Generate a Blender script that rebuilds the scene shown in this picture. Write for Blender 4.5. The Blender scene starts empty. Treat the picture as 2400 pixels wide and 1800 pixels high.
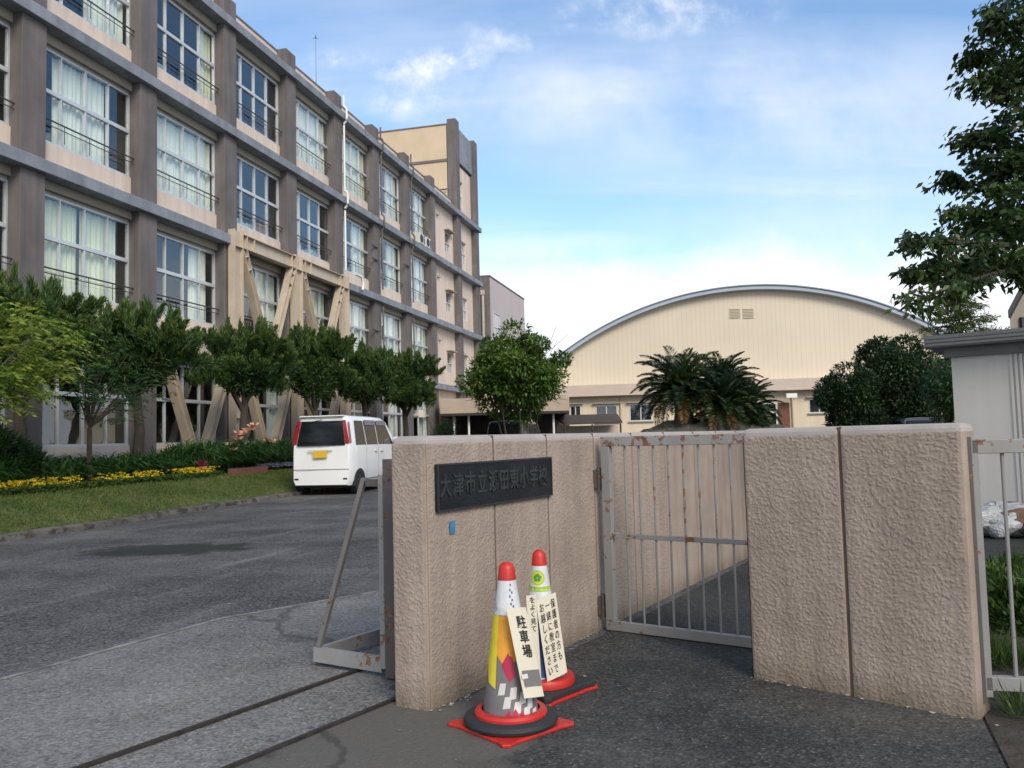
import bpy, math, random
import numpy as np
from mathutils import Vector, Matrix
R=math.radians
random.seed(7); rng=np.random.default_rng(7)
SC=bpy.context.scene; COL=SC.collection

# ------------------------------------------------------------------ camera
EYE=1.18
cam=bpy.data.cameras.new('camera'); camo=bpy.data.objects.new('camera',cam); COL.objects.link(camo)
cam.sensor_width=36; cam.lens=36*1950/2400; cam.clip_start=.05; cam.clip_end=2000
PITCH=math.atan(129/1950); ROLL=-.0258
camo.matrix_world=Matrix.Translation((0,0,EYE))@Matrix.Rotation(R(90)+PITCH,4,'X')@Matrix.Rotation(ROLL,4,'Z')
SC.camera=camo
# ------------------------------------------------------------------ light
SUN_EL=R(36); SUN_AZ=R(156)          # azimuth measured clockwise from +Y: behind the camera, veiled by cloud
sd=Vector((math.sin(SUN_AZ)*math.cos(SUN_EL),math.cos(SUN_AZ)*math.cos(SUN_EL),math.sin(SUN_EL)))
sun=bpy.data.lights.new('sun','SUN'); sun.energy=1.25; sun.angle=R(24); sun.color=(1,.9,.76)
suno=bpy.data.objects.new('sun',sun); COL.objects.link(suno); suno.rotation_euler=sd.to_track_quat('Z','Y').to_euler()
SC.view_settings.view_transform='Standard'; SC.view_settings.look='None'; SC.view_settings.exposure=1.12; SC.view_settings.gamma=1

def build_world():
    w=bpy.data.worlds.new('World'); SC.world=w; w.use_nodes=True; nt=w.node_tree; nt.nodes.clear(); L=nt.links.new
    def N(t,**k):
        n=nt.nodes.new(t)
        for a,b in k.items(): setattr(n,a,b)
        return n
    def M(op,a,b=None,c=None,clamp=False):
        n=N('ShaderNodeMath',operation=op); n.use_clamp=clamp
        for i,v in enumerate((a,b,c)):
            if v is None: continue
            if hasattr(v,'is_output') or isinstance(v,bpy.types.NodeSocket): L(v,n.inputs[i])
            else: n.inputs[i].default_value=v
        return n.outputs[0]
    sky=N('ShaderNodeTexSky',sky_type='NISHITA'); sky.sun_disc=False; sky.sun_elevation=SUN_EL; sky.sun_rotation=SUN_AZ
    sky.air_density=1.1; sky.dust_density=.35; sky.ozone_density=2.2
    tc=N('ShaderNodeTexCoord'); d=tc.outputs['Generated']
    sep=N('ShaderNodeSeparateXYZ'); L(d,sep.inputs[0]); x,y,z=sep.outputs
    zz=M('ADD',M('MAXIMUM',z,0),.13)
    px=M('DIVIDE',x,zz); py=M('DIVIDE',y,zz)
    cb=N('ShaderNodeCombineXYZ'); L(px,cb.inputs[0]); L(py,cb.inputs[1])
    def noise(vec,scale,detail,rough=.55,sx=1,sy=1,off=(0,0,0)):
        mp=N('ShaderNodeMapping'); mp.inputs['Scale'].default_value=(sx,sy,1); mp.inputs['Location'].default_value=off; L(vec,mp.inputs[0])
        n=N('ShaderNodeTexNoise'); n.inputs['Scale'].default_value=scale; n.inputs['Detail'].default_value=detail; n.inputs['Roughness'].default_value=rough
        L(mp.outputs[0],n.inputs['Vector']); return n.outputs['Fac']
    def ramp(v,a,b):
        n=N('ShaderNodeMapRange',interpolation_type='SMOOTHSTEP'); L(v,n.inputs[0]); n.inputs[1].default_value=a; n.inputs[2].default_value=b; return n.outputs[0]
    # thin veils
    n1=noise(cb.outputs[0],1.1,7,.6,.45,1.5,(3.1,1.7,0))
    veil=M('MULTIPLY',ramp(n1,.48,.76),.30)
    # a bank of cloud low over the horizon, ragged top
    n2=noise(d,4.5,6,.6,1,1,(0,0,.4))
    zt=M('ADD',z,M('MULTIPLY',M('SUBTRACT',n2,.5),-.16))
    bank=ramp(zt,.218,.150)
    # broad milky veil in the upper right
    def blob(v,r,px_=0,amt=1,nz=None,sx=1.,sz=1.):
        dx=M('MULTIPLY',M('SUBTRACT',M('DIVIDE',x,M('MAXIMUM',y,.05)),v[0]),1/(r*sx)); dz=M('MULTIPLY',M('SUBTRACT',M('DIVIDE',z,M('MAXIMUM',y,.05)),v[1]),1/(r*sz))
        q=M('ADD',M('MULTIPLY',dx,dx),M('MULTIPLY',dz,dz))
        g=M('SUBTRACT',1,q,clamp=True)
        if nz is not None: g=M('MULTIPLY',g,nz)
        return M('MULTIPLY',g,amt)
    n3=noise(d,15,7,.62,1,1.6,(5,2,1)); n3r=ramp(n3,.42,.78)
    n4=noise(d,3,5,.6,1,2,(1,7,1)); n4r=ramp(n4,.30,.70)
    behind=M('MULTIPLY',ramp(y,.05,-.45),M('ADD',M('MULTIPLY',n4r,.35),.6)); tot=M('MAXIMUM',M('MAXIMUM',veil,bank),behind)  # unseen cloud cover behind the camera, added to whiten and brighten the foreground light
    for v,r,a,sx,sz,nn in [((-.10,.462),.10,1.0,.85,.26,n3r),((-.055,.475),.05,.8,1.,.4,n3r),((-.20,.475),.05,.7,1,.4,n3r),((-.12,.42),.06,.7,1.0,.5,n3r),((.03,.505),.07,.8,1.3,.45,n3r),
                        ((.20,.525),.14,.8,1.2,.3,n3r),((.36,.40),.40,.55,1.3,.30,n4r),((.0,.42),.14,.35,1.5,.45,n4r),((.04,.235),.12,.45,1.4,.16,n4r),((.42,.25),.25,.4,1.3,.25,n4r)]:
        tot=M('ADD',tot,blob(v,r,0,a,nn,sx,sz))
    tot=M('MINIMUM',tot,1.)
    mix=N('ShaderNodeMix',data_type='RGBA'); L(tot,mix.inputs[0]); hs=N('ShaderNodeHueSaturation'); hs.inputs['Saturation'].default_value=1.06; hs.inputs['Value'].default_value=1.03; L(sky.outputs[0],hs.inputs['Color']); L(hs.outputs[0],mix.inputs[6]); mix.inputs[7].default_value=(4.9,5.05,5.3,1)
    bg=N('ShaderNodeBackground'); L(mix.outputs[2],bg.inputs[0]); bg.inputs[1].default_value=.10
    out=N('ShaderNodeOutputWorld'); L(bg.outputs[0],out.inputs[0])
build_world()

# ------------------------------------------------------------------ helpers
def at(px,py,Y):
    """world point seen at photo pixel (px,py) at distance Y in front of the camera (design helper)"""
    v=camo.matrix_world.to_3x3()@Vector((px-1200,-(py-900),-1950)); return Vector((0,0,EYE))+v*(Y/v.y)
def gp(px,py,z=0.):
    v=camo.matrix_world.to_3x3()@Vector((px-1200,-(py-900),-1950)); return Vector((0,0,EYE))+v*((z-EYE)/v.z)
AN=R(14.13); U=Vector((math.sin(AN),math.cos(AN),0)); Nn=Vector((math.cos(AN),-math.sin(AN),0)); Z=Vector((0,0,1))
def F(s,n,z): return U*s+Nn*n+Z*z     # school frame: s along the facade, n out of it (facade at n=-15.24)

WL={}
def tag(o,label=None,cat=None,group=None,kind=None):
    for k,v in(('label',label),('category',cat),('group',group),('kind',kind)):
        if v: o[k]=v
    return o
def thing(name,label,cat,loc=(0,0,0),group=None,rz=0):
    o=bpy.data.objects.new(name,None); COL.objects.link(o); o.location=loc; o.rotation_euler=(0,0,rz); o.empty_display_size=.2
    WL[o.name]=Vector(loc); return tag(o,label,cat,group)
class MB:
    def __init__(s): s.v=[]; s.f=[]; s.m=[]
    def add(s,vs,fs,m=0):
        b=len(s.v); s.v+=[tuple(v) for v in vs]; s.f+=[tuple(b+i for i in f) for f in fs]; s.m+=[m]*len(fs)
    def hexa(s,p,m=0): s.add(p,[(0,3,2,1),(4,5,6,7),(0,1,5,4),(1,2,6,5),(2,3,7,6),(3,0,4,7)],m)
    def box(s,c,a,b,h,m=0):
        """centre, half-axis vectors"""
        c=Vector(c);a=Vector(a);b=Vector(b);h=Vector(h)
        s.hexa([c-a-b-h,c+a-b-h,c+a+b-h,c-a+b-h,c-a-b+h,c+a-b+h,c+a+b+h,c-a+b+h],m)
    def fb(s,s0,s1,n0,n1,z0,z1,m=0): # box in school frame
        s.hexa([F(s0,n0,z0),F(s0,n1,z0),F(s1,n1,z0),F(s1,n0,z0),F(s0,n0,z1),F(s0,n1,z1),F(s1,n1,z1),F(s1,n0,z1)],m)
    def bb(s,x0,x1,y0,y1,z0,z1,m=0): s.hexa([(x0,y0,z0),(x1,y0,z0),(x1,y1,z0),(x0,y1,z0),(x0,y0,z1),(x1,y0,z1),(x1,y1,z1),(x0,y1,z1)],m)
    def bar(s,p,q,w,h,up=Z,m=0):
        p=Vector(p);q=Vector(q);d=(q-p); L=d.length; d.normalize(); up=Vector(up)
        sd_=d.cross(up)
        if sd_.length<1e-4: sd_=d.cross(Vector((1,0,0)))
        sd_.normalize(); u2=sd_.cross(d).normalized(); s.box((p+q)/2,d*L/2,sd_*w/2,u2*h/2,m)
    def tube(s,pts,rad,n=10,m=0,caps=True):
        pts=[Vector(p) for p in pts]; rad=rad if hasattr(rad,'__len__') else [rad]*len(pts); rings=[]
        up=Vector((0,0,1)); 
        for i,p in enumerate(pts):
            d=(pts[min(i+1,len(pts)-1)]-pts[max(i-1,0)]).normalized()
            ref=up if abs(d.z)<.95 else Vector((1,0,0))
            a=d.cross(ref).normalized(); b=d.cross(a)
            rings.append([p+(a*math.cos(t)+b*math.sin(t))*rad[i] for t in [2*math.pi*k/n for k in range(n)]])
        vs=[v for r in rings for v in r]; fs=[]
        for i in range(len(pts)-1):
            for k in range(n): fs.append((i*n+k,i*n+(k+1)%n,(i+1)*n+(k+1)%n,(i+1)*n+k))
        if caps: fs.append(tuple(range(n))); fs.append(tuple((len(pts)-1)*n+k for k in range(n-1,-1,-1)))
        s.add(vs,fs,m)
    def lathe(s,c,prof,n=28,m=0,tilt=(0,0)):
        c=Vector(c); vs=[];fs=[]
        for r,z in prof:
            for k in range(n):
                t=2*math.pi*k/n; vs.append(c+Vector((r*math.cos(t)+tilt[0]*z,r*math.sin(t)+tilt[1]*z,z)))
        for i in range(len(prof)-1):
            for k in range(n): fs.append((i*n+k,i*n+(k+1)%n,(i+1)*n+(k+1)%n,(i+1)*n+k))
        s.add(vs,fs,m)
    def prism(s,poly,d,m=0):
        n=len(poly); d=Vector(d); vs=[Vector(p) for p in poly]+[Vector(p)+d for p in poly]
        s.add(vs,[tuple(range(n-1,-1,-1)),tuple(range(n,2*n))]+[(i,(i+1)%n,n+(i+1)%n,n+i) for i in range(n)],m)
    def build(s,name,mats,parent=None,smooth=False,bevel=0,seg=2,auto=True):
        if not isinstance(mats,(list,tuple)): mats=[mats]
        off=WL[parent.name] if parent is not None else Vector((0,0,0))
        me=bpy.data.meshes.new(name); me.from_pydata([(v[0]-off.x,v[1]-off.y,v[2]-off.z) for v in s.v],[],s.f)
        for m in mats: me.materials.append(m)
        me.polygons.foreach_set('material_index',s.m); me.update()
        if auto:
            import bmesh
            bm=bmesh.new(); bm.from_mesh(me); bmesh.ops.recalc_face_normals(bm,faces=bm.faces); bm.to_mesh(me); bm.free()
        if smooth: me.shade_smooth(); 
        o=bpy.data.objects.new(name,me); COL.objects.link(o)
        if parent is not None: o.parent=parent
        WL[o.name]=off
        if bevel:
            b=o.modifiers.new('bevel','BEVEL'); b.width=bevel; b.segments=seg; b.limit_method='ANGLE'; b.angle_limit=R(35)
        if smooth:
            try:
                me.set_sharp_from_angle(angle=R(38))
            except Exception: pass
        return o
def npmesh(name,V,k,mats,parent=None,midx=None,smooth=False):
    """V: (n*k,3) vertices, every k make one face"""
    off=WL[parent.name] if parent is not None else Vector((0,0,0))
    V=np.asarray(V,dtype=np.float32).reshape(-1,3)-np.array(off,dtype=np.float32); nf=len(V)//k
    me=bpy.data.meshes.new(name); me.vertices.add(len(V)); me.vertices.foreach_set('co',V.ravel()); me.loops.add(len(V)); me.loops.foreach_set('vertex_index',np.arange(len(V),dtype=np.int32))
    me.polygons.add(nf); me.polygons.foreach_set('loop_start',np.arange(0,len(V),k,dtype=np.int32))
    try: me.polygons.foreach_set('loop_total',np.full(nf,k,dtype=np.int32))
    except Exception: pass
    for m in (mats if isinstance(mats,(list,tuple)) else [mats]): me.materials.append(m)
    if midx is not None: me.polygons.foreach_set('material_index',np.asarray(midx,dtype=np.int32))
    me.update(calc_edges=True); me.validate()
    o=bpy.data.objects.new(name,me); COL.objects.link(o)
    if parent is not None: o.parent=parent
    WL[o.name]=off; return o
def unit(a): return a/np.maximum(np.linalg.norm(a,axis=-1,keepdims=True),1e-9)
def leaves(P,Dr,L,W,flat=None,droop=0.):
    """diamond leaves: base points P, directions Dr, lengths L, widths W -> (n*4,3)"""
    n=len(P); Dr=unit(Dr); L=np.broadcast_to(L,(n,)).reshape(n,1); W=np.broadcast_to(W,(n,)).reshape(n,1)
    r=rng.normal(size=(n,3)) if flat is None else flat+rng.normal(size=(n,3))*.35
    sd_=unit(np.cross(Dr,r)); tip=P+Dr*L; tip[:,2]-=(L[:,0]*droop)
    mid=P+Dr*L*.45; nm=unit(np.cross(sd_,Dr)); mid=mid+nm*L*.06
    return np.stack([P,mid-sd_*W/2,tip,mid+sd_*W/2],1).reshape(-1,3)
def ball(n,c,r,shell=.35):
    """points in an ellipsoid, denser to its outside; returns points and outward directions"""
    d=unit(rng.normal(size=(n,3))); u=(shell+(1-shell)*rng.random((n,1)))**.6
    return np.array(c)+d*u*np.array(r),d

# ------------------------------------------------------------------ materials
MATS={}
def nodes(name):
    m=bpy.data.materials.new(name); m.use_nodes=True; nt=m.node_tree; return m,nt,nt.nodes['Principled BSDF']
def mat(name,col,rough=.7,var=.0,vs=3.,bump=0.,bs=60.,metal=0.,dirt=None,ds=1.5,dthr=(.5,.65),spec=.5,bd=.02,var2=0,vs2=.6,streak=None,coat=0):
    if name in MATS: return MATS[name]
    m,nt,b=nodes(name); L=nt.links.new; A=nt.nodes.new
    b.inputs['Roughness'].default_value=rough; b.inputs['Metallic'].default_value=metal; b.inputs['Specular IOR Level'].default_value=spec
    b.inputs['Coat Weight'].default_value=coat
    tc=A('ShaderNodeNewGeometry').outputs['Position']
    def noise(sc,det=5,rg=.6,vec=None,stretch=None):
        n=A('ShaderNodeTexNoise'); n.inputs['Scale'].default_value=sc; n.inputs['Detail'].default_value=det; n.inputs['Roughness'].default_value=rg
        v=vec or tc
        if stretch:
            mp=A('ShaderNodeMapping'); mp.inputs['Scale'].default_value=stretch; L(v,mp.inputs[0]); v=mp.outputs[0]
        L(v,n.inputs['Vector']); return n.outputs['Fac']
    cur=A('ShaderNodeRGB'); cur.outputs[0].default_value=(*col,1); cur=cur.outputs[0]
    def mul(cur,fac,amt,lo=.3,hi=.7):
        mr=A('ShaderNodeMapRange'); L(fac,mr.inputs[0]); mr.inputs[1].default_value=lo; mr.inputs[2].default_value=hi; mr.inputs[3].default_value=1-amt; mr.inputs[4].default_value=1+amt
        v=A('ShaderNodeVectorMath'); v.operation='SCALE'; L(cur,v.inputs[0]); L(mr.outputs[0],v.inputs[3]); return v.outputs[0]
    if var: cur=mul(cur,noise(vs),var)
    if var2: cur=mul(cur,noise(vs2,3),var2)
    if streak: cur=mul(cur,noise(streak[0],5,.6,stretch=streak[2]),streak[1])
    if dirt:
        n=noise(ds,7,.65); mr=A('ShaderNodeMapRange'); mr.interpolation_type='SMOOTHSTEP'; L(n,mr.inputs[0]); mr.inputs[1].default_value=dthr[0]; mr.inputs[2].default_value=dthr[1]
        mx=A('ShaderNodeMix'); mx.data_type='RGBA'; L(mr.outputs[0],mx.inputs[0]); L(cur,mx.inputs[6]); mx.inputs[7].default_value=(*dirt,1); cur=mx.outputs[2]
    L(cur,b.inputs['Base Color'])
    if bump:
        n=noise(bs,4,.6); bp=A('ShaderNodeBump'); bp.inputs['Strength'].default_value=bump; bp.inputs['Distance'].default_value=bd; L(n,bp.inputs['Height']); L(bp.outputs[0],b.inputs['Normal'])
    MATS[name]=m; return m
def leafmat(name,cols,trans=.3,rough=.5,clump=1.2):
    if name in MATS: return MATS[name]
    m,nt,b=nodes(name); L=nt.links.new; A=nt.nodes.new
    g=A('ShaderNodeNewGeometry'); cr=A('ShaderNodeValToRGB'); cr.color_ramp.elements[0].color=(*cols[0],1); cr.color_ramp.elements[1].color=(*cols[-1],1)
    for i,c in enumerate(cols[1:-1]):
        e=cr.color_ramp.elements.new((i+1)/(len(cols)-1)); e.color=(*c,1)
    n=A('ShaderNodeTexNoise'); n.inputs['Scale'].default_value=clump; n.inputs['Detail'].default_value=3; L(g.outputs['Position'],n.inputs['Vector'])
    a=A('ShaderNodeMath'); a.operation='MULTIPLY_ADD'; L(g.outputs['Random Per Island'],a.inputs[0]); a.inputs[1].default_value=.55
    s=A('ShaderNodeMapRange'); L(n.outputs['Fac'],s.inputs[0]); s.inputs[1].default_value=.3; s.inputs[2].default_value=.7; s.inputs[3].default_value=-.05; s.inputs[4].default_value=.5; L(s.outputs[0],a.inputs[2])
    L(a.outputs[0],cr.inputs[0]); L(cr.outputs[0],b.inputs['Base Color']); b.inputs['Roughness'].default_value=rough; b.inputs['Specular IOR Level'].default_value=.35
    t=A('ShaderNodeBsdfTranslucent'); L(cr.outputs[0],t.inputs[0]); mx=A('ShaderNodeMixShader'); mx.inputs[0].default_value=trans
    L(b.outputs[0],mx.inputs[1]); L(t.outputs[0],mx.inputs[2]); L(mx.outputs[0],nt.nodes['Material Output'].inputs[0]); MATS[name]=m; return m
def glassmat(name,tint=(.93,.96,.95),refl=1.1,base=.02):
    m,nt,b=nodes(name); nt.nodes.remove(b); L=nt.links.new; A=nt.nodes.new
    tr=A('ShaderNodeBsdfTransparent'); tr.inputs[0].default_value=(*tint,1); gl=A('ShaderNodeBsdfGlossy'); gl.inputs['Roughness'].default_value=.015; gl.inputs[0].default_value=(.93,.96,1,1)
    n=A('ShaderNodeTexNoise'); n.inputs['Scale'].default_value=1.3; g=A('ShaderNodeNewGeometry'); L(g.outputs['Position'],n.inputs['Vector']); bp=A('ShaderNodeBump'); bp.inputs['Strength'].default_value=.06; bp.inputs['Distance'].default_value=.05; L(n.outputs['Fac'],bp.inputs['Height']); L(bp.outputs[0],gl.inputs['Normal'])
    fr=A('ShaderNodeFresnel'); io=A('ShaderNodeMath'); io.operation='MULTIPLY_ADD'; L(g.outputs['Backfacing'],io.inputs[0]); io.inputs[1].default_value=-.8333; io.inputs[2].default_value=1.5; L(io.outputs[0],fr.inputs[0]); mm=A('ShaderNodeMath'); mm.operation='MULTIPLY_ADD'; mm.use_clamp=True; L(fr.outputs[0],mm.inputs[0]); mm.inputs[1].default_value=refl; mm.inputs[2].default_value=base
    mx=A('ShaderNodeMixShader'); L(mm.outputs[0],mx.inputs[0]); L(tr.outputs[0],mx.inputs[1]); L(gl.outputs[0],mx.inputs[2]); L(mx.outputs[0],nt.nodes['Material Output'].inputs[0]); return m
def stuccomat():
    m,nt,b=nodes('rough_stucco'); L=nt.links.new; A=nt.nodes.new
    b.inputs['Roughness'].default_value=.9; b.inputs['Specular IOR Level'].default_value=.25
    g=A('ShaderNodeNewGeometry').outputs['Position']
    def tex(t,sc,**k):
        n=A(t); n.inputs['Scale'].default_value=sc; L(g,n.inputs['Vector'])
        for a,v in k.items(): n.inputs[a].default_value=v
        return n
    # worms of trowelled mortar: warped voronoi + noise
    n0=tex('ShaderNodeTexNoise',30,Detail=3.); 
    mp=A('ShaderNodeVectorMath'); mp.operation='SCALE'; L(n0.outputs['Color'],mp.inputs[0]); mp.inputs[3].default_value=.045
    ad=A('ShaderNodeVectorMath'); ad.operation='ADD'; L(g,ad.inputs[0]); L(mp.outputs[0],ad.inputs[1])
    v=A('ShaderNodeTexVoronoi'); v.feature='SMOOTH_F1'; v.inputs['Scale'].default_value=88; v.inputs['Smoothness'].default_value=.6; L(ad.outputs[0],v.inputs['Vector'])
    n1=tex('ShaderNodeTexNoise',55,Detail=4.,Roughness=.6)
    nd=A('ShaderNodeTexNoise'); nd.inputs['Scale'].default_value=62; nd.inputs['Detail'].default_value=3; nd.inputs['Roughness'].default_value=.55; L(ad.outputs[0],nd.inputs['Vector'])
    dr=A('ShaderNodeMapRange'); dr.interpolation_type='SMOOTHSTEP'; L(nd.outputs['Fac'],dr.inputs[0]); dr.inputs[1].default_value=.53; dr.inputs[2].default_value=.68
    h0=A('ShaderNodeMath'); h0.operation='MULTIPLY_ADD'; L(v.outputs['Distance'],h0.inputs[0]); h0.inputs[1].default_value=-.12; L(dr.outputs[0],h0.inputs[2])
    h=A('ShaderNodeMath'); h.operation='MULTIPLY_ADD'; L(n1.outputs['Fac'],h.inputs[0]); h.inputs[1].default_value=.16; L(h0.outputs[0],h.inputs[2])
    bp=A('ShaderNodeBump'); bp.inputs['Strength'].default_value=1.; bp.inputs['Distance'].default_value=.0012; L(h.outputs[0],bp.inputs['Height']); L(bp.outputs[0],b.inputs['Normal'])
    n2=tex('ShaderNodeTexNoise',2.2,Detail=5.); cr=A('ShaderNodeValToRGB'); cr.color_ramp.elements[0].position=.3; cr.color_ramp.elements[0].color=(.325,.264,.220,1); cr.color_ramp.elements[1].position=.7; cr.color_ramp.elements[1].color=(.385,.315,.264,1); L(n2.outputs['Fac'],cr.inputs[0])
    # dirt splashed up from the ground
    sp=A('ShaderNodeSeparateXYZ'); L(g,sp.inputs[0]); mr=A('ShaderNodeMapRange'); n3=tex('ShaderNodeTexNoise',9,Detail=5.)
    s2=A('ShaderNodeMath'); s2.operation='MULTIPLY_ADD'; L(n3.outputs['Fac'],s2.inputs[0]); s2.inputs[1].default_value=-.22; L(sp.outputs[2],s2.inputs[2])
    L(s2.outputs[0],mr.inputs[0]); mr.inputs[1].default_value=-.12; mr.inputs[2].default_value=.03; mr.inputs[3].default_value=.75; mr.inputs[4].default_value=0
    mx=A('ShaderNodeMix'); mx.data_type='RGBA'; L(mr.outputs[0],mx.inputs[0]); L(cr.outputs[0],mx.inputs[6]); mx.inputs[7].default_value=(.16,.13,.09,1)
    mpz=A('ShaderNodeMapping'); mpz.inputs['Scale'].default_value=(1,1,.10); L(g,mpz.inputs[0]); ns=A('ShaderNodeTexNoise'); ns.inputs['Scale'].default_value=9; ns.inputs['Detail'].default_value=5; L(mpz.outputs[0],ns.inputs['Vector'])
    q=A('ShaderNodeMapRange'); L(ns.outputs['Fac'],q.inputs[0]); q.inputs[1].default_value=.3; q.inputs[2].default_value=.72; q.inputs[3].default_value=1.07; q.inputs[4].default_value=.80
    q2=A('ShaderNodeMapRange'); L(n3.outputs['Fac'],q2.inputs[0]); q2.inputs[1].default_value=.3; q2.inputs[2].default_value=.7; q2.inputs[3].default_value=.93; q2.inputs[4].default_value=1.06
    qq=A('ShaderNodeMath'); qq.operation='MULTIPLY'; L(q.outputs[0],qq.inputs[0]); L(q2.outputs[0],qq.inputs[1]); sv=A('ShaderNodeVectorMath'); sv.operation='SCALE'; L(mx.outputs[2],sv.inputs[0]); L(qq.outputs[0],sv.inputs[3]); L(sv.outputs[0],b.inputs['Base Color']); return m
def paintedmetal(name,col,rust=.60,scale=14,rw=.05,coarse=1.6):
    m,nt,b=nodes(name); L=nt.links.new; A=nt.nodes.new; g=A('ShaderNodeNewGeometry').outputs['Position']
    def nz(sc,d=6): 
        n=A('ShaderNodeTexNoise'); n.inputs['Scale'].default_value=sc; n.inputs['Detail'].default_value=d; n.inputs['Roughness'].default_value=.65; L(g,n.inputs['Vector']); return n.outputs['Fac']
    a=A('ShaderNodeMath'); a.operation='MULTIPLY_ADD'; L(nz(coarse,2),a.inputs[0]); a.inputs[1].default_value=.55; L(nz(scale),a.inputs[2])
    mr=A('ShaderNodeMapRange'); mr.interpolation_type='SMOOTHSTEP'; L(a.outputs[0],mr.inputs[0]); mr.inputs[1].default_value=rust+.275; mr.inputs[2].default_value=rust+.275+rw
    cr=A('ShaderNodeValToRGB'); cr.color_ramp.elements[0].position=.35; cr.color_ramp.elements[0].color=(.035,.02,.014,1); cr.color_ramp.elements[1].position=.65; cr.color_ramp.elements[1].color=(.26,.12,.055,1); L(nz(40),cr.inputs[0])
    c2=A('ShaderNodeValToRGB'); c2.color_ramp.elements[0].position=.3; c2.color_ramp.elements[0].color=(col[0]*.8,col[1]*.8,col[2]*.8,1); c2.color_ramp.elements[1].position=.7; c2.color_ramp.elements[1].color=(*col,1); L(nz(5),c2.inputs[0])
    mx=A('ShaderNodeMix'); mx.data_type='RGBA'; L(mr.outputs[0],mx.inputs[0]); L(c2.outputs[0],mx.inputs[6]); L(cr.outputs[0],mx.inputs[7]); L(mx.outputs[2],b.inputs['Base Color'])
    b.inputs['Roughness'].default_value=.55
    bp=A('ShaderNodeBump'); bp.inputs['Strength'].default_value=.5; bp.inputs['Distance'].default_value=.002; bp.invert=True; L(mr.outputs[0],bp.inputs['Height']); L(bp.outputs[0],b.inputs['Normal']); return m
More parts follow.
